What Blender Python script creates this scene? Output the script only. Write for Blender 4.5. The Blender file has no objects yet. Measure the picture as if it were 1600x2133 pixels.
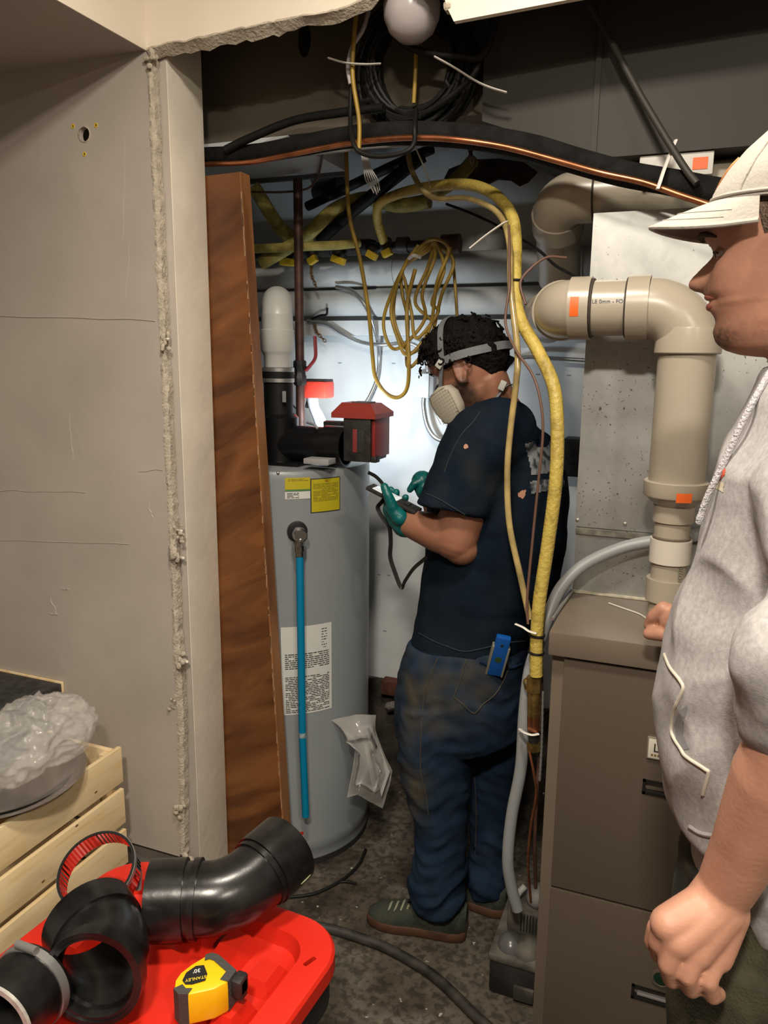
import bpy, bmesh, math, random
from math import sin, cos, pi, radians, sqrt, atan2
from mathutils import Vector, Matrix, noise

random.seed(7)
scene = bpy.context.scene
COL = scene.collection

# ------------------------------------------------------------------ camera
W_PX, H_PX, F_PX, CAM_H = 1600.0, 2133.0, 1602.0, 1.6
VPX, HORIZON, ROLL = 1446.0, 745.0, 0.57
_p = math.atan((1066.5 - HORIZON) / F_PX)
_v = Vector((VPX - 800, HORIZON - 1066.5, F_PX)).normalized()
_d = Vector((0, cos(_p), sin(_p)))
_v = (_v - _d * _v.dot(_d)).normalized()
_x = _d.cross(_v)
_R = Matrix.Rotation(radians(ROLL), 3, 'Z')
RX, RY, RZ = _R @ _x, _R @ _v, -(_R @ _d)          # room axes seen in camera coordinates
CAM = Vector((0, 0, CAM_H))

def ray(px, py):
    d = Vector(((px - 800) / F_PX, (py - 1066.5) / F_PX, 1.0))
    return Vector((RX.dot(d), RY.dot(d), RZ.dot(d)))
def P(px, py, y):
    d = ray(px, py); return CAM + d * (y / d.y)
def PZ(px, py, z):
    d = ray(px, py); return CAM + d * ((z - CAM_H) / d.z)
def PX(px, py, x):
    d = ray(px, py); return CAM + d * (x / d.x)
def PT(px, py, t):
    return CAM + ray(px, py) * t

cam_data = bpy.data.cameras.new('camera')
cam_data.sensor_fit = 'VERTICAL'; cam_data.sensor_height = 36.0
cam_data.lens = 36.0 * F_PX / H_PX
cam_data.clip_start = 0.02
cam = bpy.data.objects.new('camera', cam_data); COL.objects.link(cam)
cr = Vector((RX.x, RY.x, RZ.x)); cu = -Vector((RX.y, RY.y, RZ.y)); cb = -Vector((RX.z, RY.z, RZ.z))
m = Matrix((cr, cu, cb)).transposed().to_4x4(); m.translation = CAM
cam.matrix_world = m
scene.camera = cam

# ------------------------------------------------------------------ world, lamps, exposure
world = bpy.data.worlds.new('world'); scene.world = world; world.use_nodes = True
world.node_tree.nodes['Background'].inputs[0].default_value = (0.9, 0.85, 0.8, 1)
world.node_tree.nodes['Background'].inputs[1].default_value = 0.02
scene.view_settings.view_transform = 'Standard'
scene.view_settings.look = 'None'
scene.view_settings.gamma = 1.0
scene.view_settings.use_curve_mapping = False
scene.view_settings.exposure = 0.0

def area(name, loc, target, sx, sy, power, color, parent=None, spread=180):
    l = bpy.data.lights.new(name, 'AREA'); l.shape = 'RECTANGLE'; l.size = sx; l.size_y = sy
    l.energy = power; l.color = color; l.spread = radians(spread)
    o = bpy.data.objects.new(name, l); COL.objects.link(o); o.location = loc
    o.rotation_euler = (Vector(target) - Vector(loc)).to_track_quat('-Z', 'Y').to_euler()
    if parent is not None:
        o.parent = parent; o.matrix_parent_inverse = parent.matrix_world.inverted()
    return o
ROOM_CEIL = 2.76
LAMPS = [((-0.35, 0.80, ROOM_CEIL - 0.05), 25.0), ((-0.05, -0.45, ROOM_CEIL - 0.05), 62.0), ((1.3, -0.7, ROOM_CEIL - 0.05), 42.0)]
WARM = (1.0, 0.905, 0.77)
LAMP_LIGHTS = []
for k, (lc, pw) in enumerate(LAMPS):
    LAMP_LIGHTS.append(area('downlight_lamp', lc, (lc[0], lc[1], 0), 0.2, 0.2, pw, WARM))
WORK_POS = P(702, 892, 2.185)
WORK_LIGHT = area('work_light_lamp', WORK_POS, P(800, 850, 2.65), 0.09, 0.05, 2.6, (0.78, 0.9, 1.0), spread=165)

# ------------------------------------------------------------------ materials
MATS = {}
def mat(name, col, rough=0.6, metal=0.0, var=0.0, vscale=8.0, bump=0.0, bscale=60.0, col2=None, spec=0.5,
        trans=0.0, emit=0.0, stretch=None, sss=0.0, detail=4.0, coat=0.0, attr=None, alpha=1.0, lo=0.35, hi=0.68):
    if name in MATS: return MATS[name]
    mt = bpy.data.materials.new(name); mt.use_nodes = True
    nt = mt.node_tree; b = nt.nodes['Principled BSDF']
    b.inputs['Base Color'].default_value = (*col, 1); b.inputs['Roughness'].default_value = rough
    b.inputs['Metallic'].default_value = metal; b.inputs['Specular IOR Level'].default_value = spec
    if trans: b.inputs['Transmission Weight'].default_value = trans
    if alpha < 1: b.inputs['Alpha'].default_value = alpha
    if coat: b.inputs['Coat Weight'].default_value = coat; b.inputs['Coat Roughness'].default_value = 0.15
    if sss:
        b.inputs['Subsurface Weight'].default_value = sss
        b.inputs['Subsurface Radius'].default_value = (0.012, 0.005, 0.003)
    if emit:
        b.inputs['Emission Color'].default_value = (*col, 1); b.inputs['Emission Strength'].default_value = emit
    tc = nt.nodes.new('ShaderNodeTexCoord'); mp = nt.nodes.new('ShaderNodeMapping')
    nt.links.new(tc.outputs['Object'], mp.inputs['Vector'])
    if stretch: mp.inputs['Scale'].default_value = stretch
    cur = None
    if var or col2:
        n = nt.nodes.new('ShaderNodeTexNoise'); n.inputs['Scale'].default_value = vscale; n.inputs['Detail'].default_value = detail
        nt.links.new(mp.outputs[0], n.inputs['Vector'])
        rmp = nt.nodes.new('ShaderNodeValToRGB')
        c2 = col2 if col2 else tuple(max(0, c * (1 - var)) for c in col)
        c1 = col if col2 else tuple(min(1, c * (1 + var * 0.6)) for c in col)
        rmp.color_ramp.elements[0].position = lo; rmp.color_ramp.elements[1].position = hi
        rmp.color_ramp.elements[0].color = (*c2, 1); rmp.color_ramp.elements[1].color = (*c1, 1)
        nt.links.new(n.outputs['Fac'], rmp.inputs[0]); nt.links.new(rmp.outputs[0], b.inputs['Base Color'])
        cur = rmp.outputs[0]
    if attr:                                   # per-vertex stain / stubble mask mixed to a second colour
        an = nt.nodes.new('ShaderNodeAttribute'); an.attribute_name = attr[0]
        mx = nt.nodes.new('ShaderNodeMix'); mx.data_type = 'RGBA'
        nt.links.new(an.outputs['Fac'], mx.inputs['Factor'])
        if cur is not None: nt.links.new(cur, mx.inputs['A'])
        else: mx.inputs['A'].default_value = (*col, 1)
        mx.inputs['B'].default_value = (*attr[1], 1)
        nt.links.new(mx.outputs['Result'], b.inputs['Base Color'])
    if bump:
        n2 = nt.nodes.new('ShaderNodeTexNoise'); n2.inputs['Scale'].default_value = bscale; n2.inputs['Detail'].default_value = 5
        nt.links.new(mp.outputs[0], n2.inputs['Vector'])
        bp = nt.nodes.new('ShaderNodeBump'); bp.inputs['Strength'].default_value = bump; bp.inputs['Distance'].default_value = 0.01
        nt.links.new(n2.outputs['Fac'], bp.inputs['Height']); nt.links.new(bp.outputs[0], b.inputs['Normal'])
    MATS[name] = mt
    return mt

# ------------------------------------------------------------------ mesh builder
def frame(d):
    d = Vector(d).normalized()
    u = d.cross(Vector((0, 0, 1)))
    if u.length < 1e-3: u = d.cross(Vector((1, 0, 0)))
    u.normalize(); return u, d.cross(u).normalized()

def smooth_path(pts, n=8):
    pts = [Vector(p) for p in pts]
    if len(pts) < 3: return pts
    out = []
    q = [2 * pts[0] - pts[1]] + pts + [2 * pts[-1] - pts[-2]]
    for i in range(1, len(q) - 2):
        a, b, c, d = q[i-1], q[i], q[i+1], q[i+2]
        for k in range(n):
            t = k / n
            out.append(0.5 * ((2*b) + (c - a)*t + (2*a - 5*b + 4*c - d)*t*t + (3*b - a - 3*c + d)*t**3))
    out.append(pts[-1]); return out

class MB:
    def __init__(s): s.v = []; s.f = []; s.mi = []; s.m = 0
    def add(s, vs, fs):
        o = len(s.v); s.v += [Vector(v) for v in vs]
        for f in fs: s.f.append([i + o for i in f]); s.mi.append(s.m)
        return s
    def box(s, a, b, M=None):
        (x0, y0, z0), (x1, y1, z1) = a, b
        vs = [Vector(p) for p in ((x0,y0,z0),(x1,y0,z0),(x1,y1,z0),(x0,y1,z0),(x0,y0,z1),(x1,y0,z1),(x1,y1,z1),(x0,y1,z1))]
        if M is not None: vs = [M @ v for v in vs]
        return s.add(vs, [(0,3,2,1),(4,5,6,7),(0,1,5,4),(1,2,6,5),(2,3,7,6),(3,0,4,7)])
    def bbox(s, a, b, r, M=None):               # box with chamfered edges
        bm = bmesh.new(); bmesh.ops.create_cube(bm, size=1)
        c = (Vector(a) + Vector(b)) / 2; d = Vector(b) - Vector(a)
        for v in bm.verts: v.co = Vector((v.co.x*d.x, v.co.y*d.y, v.co.z*d.z)) + c
        bmesh.ops.bevel(bm, geom=bm.edges[:], offset=r, segments=2, affect='EDGES', profile=0.6)
        bm.verts.index_update()
        s.add([(M @ v.co) if M is not None else v.co.copy() for v in bm.verts], [[v.index for v in f.verts] for f in bm.faces])
        bm.free(); return s
    def loft(s, rings, cap=True, closed=True):
        n = len(rings[0]); o = len(s.v)
        for r in rings: s.v += [Vector(p) for p in r]
        for i in range(len(rings) - 1):
            for j in range(n if closed else n - 1):
                k = (j + 1) % n
                s.f.append([o+i*n+j, o+i*n+k, o+(i+1)*n+k, o+(i+1)*n+j]); s.mi.append(s.m)
        if cap and closed:
            s.f.append([o + j for j in range(n)][::-1]); s.mi.append(s.m)
            s.f.append([o + (len(rings)-1)*n + j for j in range(n)]); s.mi.append(s.m)
        return s
    def tube(s, pts, r, n=10, sm=8, cap=True, flat=None):
        path = smooth_path(pts, sm) if sm else [Vector(p) for p in pts]
        path = [p for i, p in enumerate(path) if i == 0 or (p - path[i-1]).length > 1e-5]
        rs = r if isinstance(r, (list, tuple)) else None
        N = len(path); rings = []; u = None
        for i, p in enumerate(path):
            t = (path[min(i+1, N-1)] - path[max(i-1, 0)]).normalized()
            if u is None: u, w = frame(t)
            else:
                u = (u - t * u.dot(t))
                if u.length < 1e-6: u, w = frame(t)
                u.normalize(); w = t.cross(u).normalized()
            if rs:
                q = i / max(1, N-1) * (len(rs) - 1); a = int(min(q, len(rs)-2)); rr = rs[a] + (rs[a+1]-rs[a]) * (q - a)
            else: rr = r
            fl = flat if flat else 1.0
            rings.append([p + u*(rr*cos(2*pi*k/n)) + w*(rr*fl*sin(2*pi*k/n)) for k in range(n)])
        return s.loft(rings, cap)
    def lathe(s, prof, base=(0,0,0), axis=(0,0,1), n=32, cap=True):
        base = Vector(base); ax = Vector(axis).normalized(); u, w = frame(ax)
        return s.loft([[base + ax*h + u*(r*cos(2*pi*k/n)) + w*(r*sin(2*pi*k/n)) for k in range(n)] for r, h in prof], cap)
    def cyl(s, a, b, r, n=20, r2=None):
        a, b = Vector(a), Vector(b); L = (b - a).length
        return s.lathe([(r, 0), (r2 if r2 is not None else r, L)], a, b - a, n)
    def ball(s, c, r, n=16, m=10, M=None):
        c = Vector(c); r = Vector(r) if hasattr(r, '__len__') else Vector((r, r, r)); rings = []
        for i in range(m + 1):
            a = pi * (i / m); a = min(max(a, 1e-3), pi - 1e-3)
            ring = []
            for k in range(n):
                q = Vector((r.x*sin(a)*cos(2*pi*k/n), r.y*sin(a)*sin(2*pi*k/n), -r.z*cos(a)))
                ring.append(c + ((M @ q) if M is not None else q))
            rings.append(ring)
        return s.loft(rings)
    def capsule(s, a, b, ra, rb, n=14):
        a, b = Vector(a), Vector(b); d = (b - a); L = d.length; d = d / L if L > 1e-6 else Vector((0,0,1))
        pr = []
        for i in range(5): t = pi/2 * (1 - i/4.0); pr.append((max(ra*cos(t), ra*.02), -ra*sin(t)))
        for i in range(5): t = pi/2 * (i/4.0); pr.append((max(rb*cos(t), rb*.02), L + rb*sin(t)))
        return s.lathe(pr, a, d, n)
    def prism(s, poly, d):
        poly = [Vector(p) for p in poly]; d = Vector(d); n = len(poly)
        return s.add(poly + [p + d for p in poly], [list(range(n))[::-1], [n + i for i in range(n)]] + [(i, (i+1) % n, n + (i+1) % n, n + i) for i in range(n)])
    def torus(s, c, axis, R, r, n=32, m=10, flat=1.0):
        c = Vector(c); u, w = frame(axis); a = Vector(axis).normalized(); rings = []
        for i in range(n + 1):
            t = 2*pi*i/n; e = u*cos(t) + w*sin(t)
            rings.append([c + e*(R + r*cos(2*pi*k/m)) + a*(r*flat*sin(2*pi*k/m)) for k in range(m)])
        return s.loft(rings, cap=False)
    def mesh(s, name, mats, smooth=35, fixn=True):
        me = bpy.data.meshes.new(name); me.from_pydata([tuple(v) for v in s.v], [], s.f)
        for mm in (mats if isinstance(mats, (list, tuple)) else [mats]): me.materials.append(mm)
        if len(me.materials) > 1: me.polygons.foreach_set('material_index', s.mi)
        if fixn:
            bm = bmesh.new(); bm.from_mesh(me); bmesh.ops.recalc_face_normals(bm, faces=bm.faces[:]); bm.to_mesh(me); bm.free()
        if smooth:
            me.polygons.foreach_set('use_smooth', [True] * len(me.polygons))
            me.set_sharp_from_angle(angle=radians(smooth))
        me.update(); return me
    def build(s, name, mats, parent=None, smooth=35, origin=None):
        return link(name, s.mesh(name, mats, smooth), parent, origin)

def link(name, me, parent=None, origin=None):
    o = bpy.data.objects.new(name, me); COL.objects.link(o)
    if parent is not None:
        o.parent = parent; o.matrix_parent_inverse = world_of(parent).inverted()
    elif origin is None and len(me.vertices):
        xs = [v.co for v in me.vertices]
        origin = Vector((sum(v.x for v in xs)/len(xs), sum(v.y for v in xs)/len(xs), min(v.z for v in xs)))
    if origin is not None and parent is None:
        me.transform(Matrix.Translation(-Vector(origin))); o.location = origin
    return o
def world_of(o):
    mm = o.matrix_basis.copy()
    if o.parent is not None: mm = world_of(o.parent) @ o.matrix_parent_inverse @ mm
    return mm
def tag(o, label=None, cat=None, group=None, kind=None):
    if label: o['label'] = label
    if cat: o['category'] = cat
    if group: o['group'] = group
    if kind: o['kind'] = kind
    return o
def thing(name, loc, label, cat, group=None):
    o = bpy.data.objects.new(name, None); COL.objects.link(o); o.location = loc
    o.empty_display_size = 0.1
    return tag(o, label, cat, group)
def copy_part(src, parent, offset=(0,0,0)):
    c = src.copy(); COL.objects.link(c); c.parent = parent
    c.matrix_parent_inverse = world_of(parent).inverted(); c.location = Vector(src.location) + Vector(offset); return c

def evaluated(me, mods):
    """mesh after a stack of modifiers (list of (type, settings))"""
    o = bpy.data.objects.new('tmp', me); COL.objects.link(o)
    for ty, st in mods:
        md = o.modifiers.new('m', ty)
        for k, v in st.items(): setattr(md, k, v)
    dg = bpy.context.evaluated_depsgraph_get(); dg.update()
    r = bpy.data.meshes.new_from_object(o.evaluated_get(dg))
    bpy.data.objects.remove(o); return r
def organic(mb, name, mats, voxel=0.006, smooth=6, factor=0.5):
    me = mb.mesh(name + '_raw', mats[0] if isinstance(mats, (list, tuple)) else mats, smooth=0)
    r = evaluated(me, [('REMESH', dict(mode='VOXEL', voxel_size=voxel, use_smooth_shade=True)), ('SMOOTH', dict(factor=factor, iterations=smooth))])
    r.name = name
    r.materials.clear()
    for mm in (mats if isinstance(mats, (list, tuple)) else [mats]): r.materials.append(mm)
    r.polygons.foreach_set('use_smooth', [True]*len(r.polygons))
    return r
def boolean(me, cutter_mb, op='DIFFERENCE'):
    cm = cutter_mb.mesh('cut', list(me.materials) or mat('tmpm', (1,1,1)), smooth=0)
    co = bpy.data.objects.new('cut', cm); COL.objects.link(co)
    r = evaluated(me, [('BOOLEAN', dict(operation=op, object=co, solver='EXACT'))])
    bpy.data.objects.remove(co); return r
def displace(me, fn):
    me.update(); ns = [v.normal.copy() for v in me.vertices]
    for v, n in zip(me.vertices, ns): v.co += n * fn(v.co, n)
    me.update()
def text(body, size, o, xd, yd, mt, name='lettering', parent=None, depth=0.0004, align='LEFT'):
    c = bpy.data.curves.new(name, 'FONT'); c.body = body; c.size = size; c.extrude = depth; c.align_x = align
    t = bpy.data.objects.new('tmp', c); COL.objects.link(t)
    dg = bpy.context.evaluated_depsgraph_get(); dg.update()
    me = bpy.data.meshes.new_from_object(t.evaluated_get(dg)); bpy.data.objects.remove(t)
    xd, yd = Vector(xd).normalized(), Vector(yd).normalized(); yd = (yd - xd*yd.dot(xd)).normalized(); zd = xd.cross(yd)
    M = Matrix((xd, yd, zd)).transposed().to_4x4(); M.translation = Vector(o)
    me.transform(M); me.materials.clear(); me.materials.append(mt); me.name = name
    return link(name, me, parent)
# ------------------------------------------------------------------ the setting
Y0 = 1.653                      # front face of the drywall with the doorway
XC = -1.275                     # corner where wall, soffit and header meet
ZH = 2.31                       # underside of soffit / header
YB = 2.65                       # back wall of the closet
M_TAUPE = mat('taupe_wall_paint', (0.485, 0.435, 0.38), 0.40, var=0.10, vscale=3.0, bump=0.12, bscale=14, spec=0.4)
M_CREAM = mat('cream_paint', (0.84, 0.755, 0.625), 0.5, var=0.05, vscale=4.0, bump=0.05, bscale=20)
M_JAMB = mat('brightened_stud_cream', (0.76, 0.69, 0.58), 0.45, var=0.10, vscale=6, bump=0.12, bscale=30)  # light from the right on the jamb side is put into this tone
M_GYPSUM = mat('torn_gypsum', (0.52, 0.455, 0.36), 0.95, var=0.2, vscale=60, bump=0.5, bscale=160)
M_WHITEWALL = mat('white_board', (0.70, 0.72, 0.72), 0.55, var=0.10, vscale=5, bump=0.05, bscale=30)
M_DARKROCK = mat('dark_foundation', (0.055, 0.046, 0.036), 0.95, var=0.7, vscale=12, bump=1.0, bscale=25)
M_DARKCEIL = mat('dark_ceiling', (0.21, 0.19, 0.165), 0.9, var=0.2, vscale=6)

def concrete():
    mt = bpy.data.materials.new('dirty_concrete'); mt.use_nodes = True; nt = mt.node_tree; b = nt.nodes['Principled BSDF']
    tc = nt.nodes.new('ShaderNodeTexCoord')
    def nz(sc, det, dist=0.0):
        n = nt.nodes.new('ShaderNodeTexNoise'); n.inputs['Scale'].default_value = sc; n.inputs['Detail'].default_value = det
        n.inputs['Distortion'].default_value = dist; nt.links.new(tc.outputs['Object'], n.inputs['Vector']); return n
    def ramp(src, els):
        r = nt.nodes.new('ShaderNodeValToRGB'); cr_ = r.color_ramp
        while len(cr_.elements) < len(els): cr_.elements.new(0.5)
        for e, (p, c) in zip(cr_.elements, els): e.position = p; e.color = (*c, 1)
        nt.links.new(src, r.inputs[0]); return r
    a = ramp(nz(4.5, 8, 0.6).outputs['Fac'], [(0.32, (0.022, 0.015, 0.009)), (0.47, (0.064, 0.049, 0.034)), (0.6, (0.115, 0.097, 0.074)), (0.75, (0.18, 0.163, 0.135))])
    s = ramp(nz(55, 6, 0.3).outputs['Fac'], [(0.40, (0.25, 0.22, 0.18)), (0.56, (1, 1, 1))])
    w = ramp(nz(38, 3).outputs['Fac'], [(0.70, (0, 0, 0)), (0.74, (1, 1, 1))])
    m1 = nt.nodes.new('ShaderNodeMix'); m1.data_type = 'RGBA'; m1.blend_type = 'MULTIPLY'; m1.inputs['Factor'].default_value = 0.75
    nt.links.new(a.outputs[0], m1.inputs['A']); nt.links.new(s.outputs[0], m1.inputs['B'])
    m2 = nt.nodes.new('ShaderNodeMix'); m2.data_type = 'RGBA'; nt.links.new(w.outputs[0], m2.inputs['Factor'])
    nt.links.new(m1.outputs['Result'], m2.inputs['A']); m2.inputs['B'].default_value = (0.42, 0.40, 0.36, 1)
    nt.links.new(m2.outputs['Result'], b.inputs['Base Color']); b.inputs['Roughness'].default_value = 0.85
    bp = nt.nodes.new('ShaderNodeBump'); bp.inputs['Strength'].default_value = 0.5; bp.inputs['Distance'].default_value = 0.01
    nt.links.new(nz(30, 8).outputs['Fac'], bp.inputs['Height']); nt.links.new(bp.outputs[0], b.inputs['Normal'])
    return mt
M_FLOOR = concrete()

def struct(name, mb, mt, smooth=0, parent=None):
    o = mb.build(name, mt, parent, smooth=smooth)
    if parent is None: tag(o, kind='structure')
    return o
struct('floor', MB().box((-3.2, -4.0, -0.08), (2.3, 2.8, 0)), M_FLOOR)
# --- left drywall with jagged torn edge and the round hole
rnd = random.Random(3)
poly = [(-3.2, Y0, 0.158), (XC - 0.02, Y0, 0.16)]
z = 0.16
while z < ZH:
    base = XC + 0.006 - 0.022 * max(0, 1 - z / 0.5)
    poly.append((base + rnd.uniform(-0.005, 0.004), Y0, z)); z += rnd.uniform(0.008, 0.03)
poly += [(XC, Y0, ZH), (-3.2, Y0, ZH)]
wall_me = MB().prism(poly, (0, 0.014, 0)).mesh('wall_front', M_TAUPE, smooth=0)
hole = P(176, 280, Y0); HOLE_R = 0.0175
wall_me = boolean(wall_me, MB().cyl(hole + Vector((0, -0.05, 0)), hole + Vector((0, 0.06, 0)), HOLE_R, 24))
wall_front = link('wall_front', wall_me); tag(wall_front, kind='structure')
MB().lathe([(HOLE_R, 0), (HOLE_R*0.98, -0.002), (HOLE_R*1.12, -0.0012), (HOLE_R*1.16, 0)], hole + Vector((0, -0.0002, 0)), (0, 1, 0), 24, cap=False).build('hole_rim', M_GYPSUM, wall_front)
MB().box(hole + Vector((-0.05, 0.05, -0.05)), hole + Vector((0.05, 0.055, 0.05))).build('cavity_back', mat('cavity_board', (0.50, 0.46, 0.40), 0.9), wall_front, smooth=0)
MB().capsule(hole + Vector((0.004, 0.022, -0.004)), hole + Vector((0.012, 0.03, 0.008)), 0.008, 0.006).build('cavity_lump', M_GYPSUM, wall_front)
# bottom plate and recess where the baseboard is missing
struct('baseboard_left', MB().box((-3.2, Y0 + 0.018, 0), (XC - 0.028, Y0 + 0.06, 0.165)), mat('dark_taupe_base', (0.17, 0.145, 0.12), 0.8, var=0.3, vscale=10))
# torn plaster strip along the edge
mb = MB(); zz = 0.17; rings = []
while zz < ZH - 0.01:
    cx = XC + 0.010 - 0.020 * max(0, 1 - zz / 0.5) + rnd.uniform(-0.0016, 0.0016) + 0.003*noise.noise(Vector((3, 0, zz*7))); hw = 0.0072 + rnd.uniform(-0.0015, 0.0018) + 0.0025*noise.noise(Vector((0, 0, zz*9)))
    if 0.55 < zz < 0.85: hw += 0.003
    rings.append([(cx - hw, Y0 - 0.0005 + rnd.uniform(-0.001, 0), zz), (cx, Y0 - 0.0018 + rnd.uniform(-0.0015, 0.001), zz), (cx + hw, Y0 + 0.004 + rnd.uniform(-0.003, 0.004), zz), (cx + hw*0.8, Y0 + 0.026, zz), (cx - hw, Y0 + 0.018, zz)])
    zz += rnd.uniform(0.006, 0.016)
mb.loft(rings); mb.build('torn_edge', M_GYPSUM, wall_front, smooth=50)
for (px, py, s) in ((366, 1158, 1.0), (378, 1376, 0.8), (346, 712, 0.55), (372, 1112, 0.5), (372, 1690, 0.8), (395, 1790, 1.0), (360, 1465, 0.4), (318, 125, 0.55)):
    c = P(px, py, Y0 - 0.002); mb = MB()
    for k in range(7):
        mb.ball(c + Vector((rnd.uniform(-.012, .016), rnd.uniform(-.012, .006), rnd.uniform(-.022, .022))) * 1.0, (0.009*s + rnd.uniform(0, .004), 0.008*s, 0.008*s + rnd.uniform(0, .008*s)), 7, 5)
    mb.build('plaster_lump', M_GYPSUM, wall_front, smooth=25)
for (px, py) in ((368, 1104), (372, 1160), (380, 1373), (340, 710)):
    c = P(px, py, Y0 + 0.02); MB().capsule(c, c + Vector((0.03, -0.02, 0.004)), 0.0035, 0.005, 8).build('bent_nail', M_JAMB, wall_front)
# scratches and tape ridges in the paint
for (x0, y0_, x1, y1_, w) in ((0, 1022, 180, 1026, .0016), (0, 1124, 268, 1134, .0018), (0, 660, 325, 667, .002), (290, 982, 340, 979, .0016), (255, 500, 262, 300, .0007), (262, 620, 270, 500, .0007), (310, 1045, 318, 1085, .0016), (130, 1225, 145, 1228, .002), (98, 1275, 120, 1282, .002), (105, 1245, 120, 1280, .0015), (145, 860, 152, 960, .0012)):
    pts = [P(x0 + (x1-x0)*t/6 + rnd.uniform(-2, 2), y0_ + (y1_-y0_)*t/6 + rnd.uniform(-2, 2), Y0) for t in range(7)]
    MB().tube(pts, w, 6, flat=0.5).build('paint_ridge', M_TAUPE, wall_front)
# yellow wall anchors round the hole
for (px, py, lab) in ((152, 263, 'yellow plastic wall anchor above left of the wall hole'), (200, 261, 'yellow plastic wall anchor above right of the wall hole'), (176, 321, 'yellow plastic wall anchor below the wall hole')):
    c = P(px, py, Y0)
    t = thing('wall_anchor', c, lab, 'wall anchor', 'wall anchors around the hole')
    MB().lathe([(0.0025, -0.0006), (0.0045, -0.0014), (0.0058, -0.0008), (0.006, 0.0)], c, (0, 1, 0), 16, cap=False).build('collar', mat('yellow_nylon', (0.72, 0.50, 0.04), 0.5), t)
    MB().cyl(c + Vector((0, -0.0004, 0)), c + Vector((0, 0.0, 0)), 0.003, 12).build('screw_hole', mat('anchor_hole', (0.12, 0.09, 0.02), 0.9), t)
# soffit
struct('soffit', MB().box((-3.2, -2.0, ZH), (XC, Y0 + 0.014, ROOM_CEIL)), [M_TAUPE])
struct('soffit_side', MB().box((XC, -2.0, ZH - 0.001), (XC + 0.004, Y0 + 0.014, ROOM_CEIL)), M_CREAM)
# header with broken lower edge
low = [(XC + 0.004, ZH)]
x = XC + 0.02
while x < -0.73: low.append((x, 2.312 + 0.03 * (x - XC) + rnd.uniform(-0.003, 0.003))); x += rnd.uniform(0.01, 0.035)
low += [(-0.70, 2.34), (-0.665, 2.375), (-0.62, 2.41), (-0.60, 2.36), (-0.575, 2.352), (-0.56, 2.335), (-0.54, 2.338), (-0.528, 2.30), (-0.512, 2.270), (-0.40, 2.2735), (-0.287, 2.277), (1.6, 2.33)]
hp = [(a, Y0, b) for a, b in low] + [(1.6, Y0, ROOM_CEIL), (XC + 0.004, Y0, ROOM_CEIL)]
header = struct('wall_header', MB().prism(hp, (0, 0.014, 0)), M_CREAM)
rings = []
for i, (a, b) in enumerate(low[:-5]):
    if a > -0.66: break
    j = rnd.uniform(-0.003, 0.003)
    wd = 0.013 if a < -0.9 else 0.009
    rings.append([(a, Y0 + 0.001, b + 0.008), (a, Y0 - 0.001 + j*0.3, b + 0.0005 + j*.3), (a, Y0 + 0.010 + j, b - wd*0.55 + j), (a, Y0 + 0.022 + j, b - wd - rnd.uniform(0, .008)), (a, Y0 + 0.034, b - 0.004), (a, Y0 + 0.034, b + 0.02)])
MB().loft(rings).build('torn_header_edge', M_GYPSUM, header, smooth=40)
mb = MB()
edge = [(-0.60, 2.36), (-0.575, 2.352), (-0.56, 2.335), (-0.54, 2.338), (-0.528, 2.30), (-0.515, 2.275)]
for k in range(18):
    q = rnd.uniform(0, 4.99); a = edge[int(q)]; b = edge[int(q) + 1]; t = q - int(q)
    mb.ball((a[0] + (b[0]-a[0])*t, Y0 + 0.008 + rnd.uniform(-.006, .006), a[1] + (b[1]-a[1])*t + .004), (.010, .008, .009), 7, 5)
mb.build('gypsum_crumble', M_GYPSUM, header, smooth=25)
# jamb stud
jamb = struct('trim_1', MB().bbox((XC - 0.03, 1.685, 0), (-1.2386, 1.83, 2.6), 0.0025), M_JAMB, smooth=30)
MB().bbox((XC - 0.03, 1.6825, 0.001), (-1.2410, 1.6848, 2.6), 0.0005).build('painted_face', M_TAUPE, jamb)
# camera room shell
struct('ceiling', MB().box((-3.2, -4.0, ROOM_CEIL), (2.3, Y0 + 0.014, ROOM_CEIL + 0.05)), M_CREAM)
struct('wall_behind_camera', MB().box((-3.2, -4.1, 0), (2.3, -4.0, ROOM_CEIL)), M_TAUPE)
struct('wall_far_left', MB().box((-3.3, -4.0, 0), (-3.2, Y0, ROOM_CEIL)), M_TAUPE)
struct('wall_right', MB().box((2.3, -4.0, 0), (2.4, 2.8, ROOM_CEIL)), M_TAUPE)
# closet shell
back = struct('wall_back', MB().box((-1.9, YB, 0.36), (2.3, YB + 0.05, 2.7)), M_WHITEWALL)
struct('wall_closet_left', MB().box((-1.95, Y0 + 0.1, 0), (-1.9, YB + 0.05, 2.7)), mat('grey_closet_wall', (0.35, 0.36, 0.36), 0.7))
struct('ceiling_closet', MB().box((-1.95, Y0 + 0.015, 2.66), (2.3, YB + 0.05, 2.7)), M_DARKCEIL)
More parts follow.
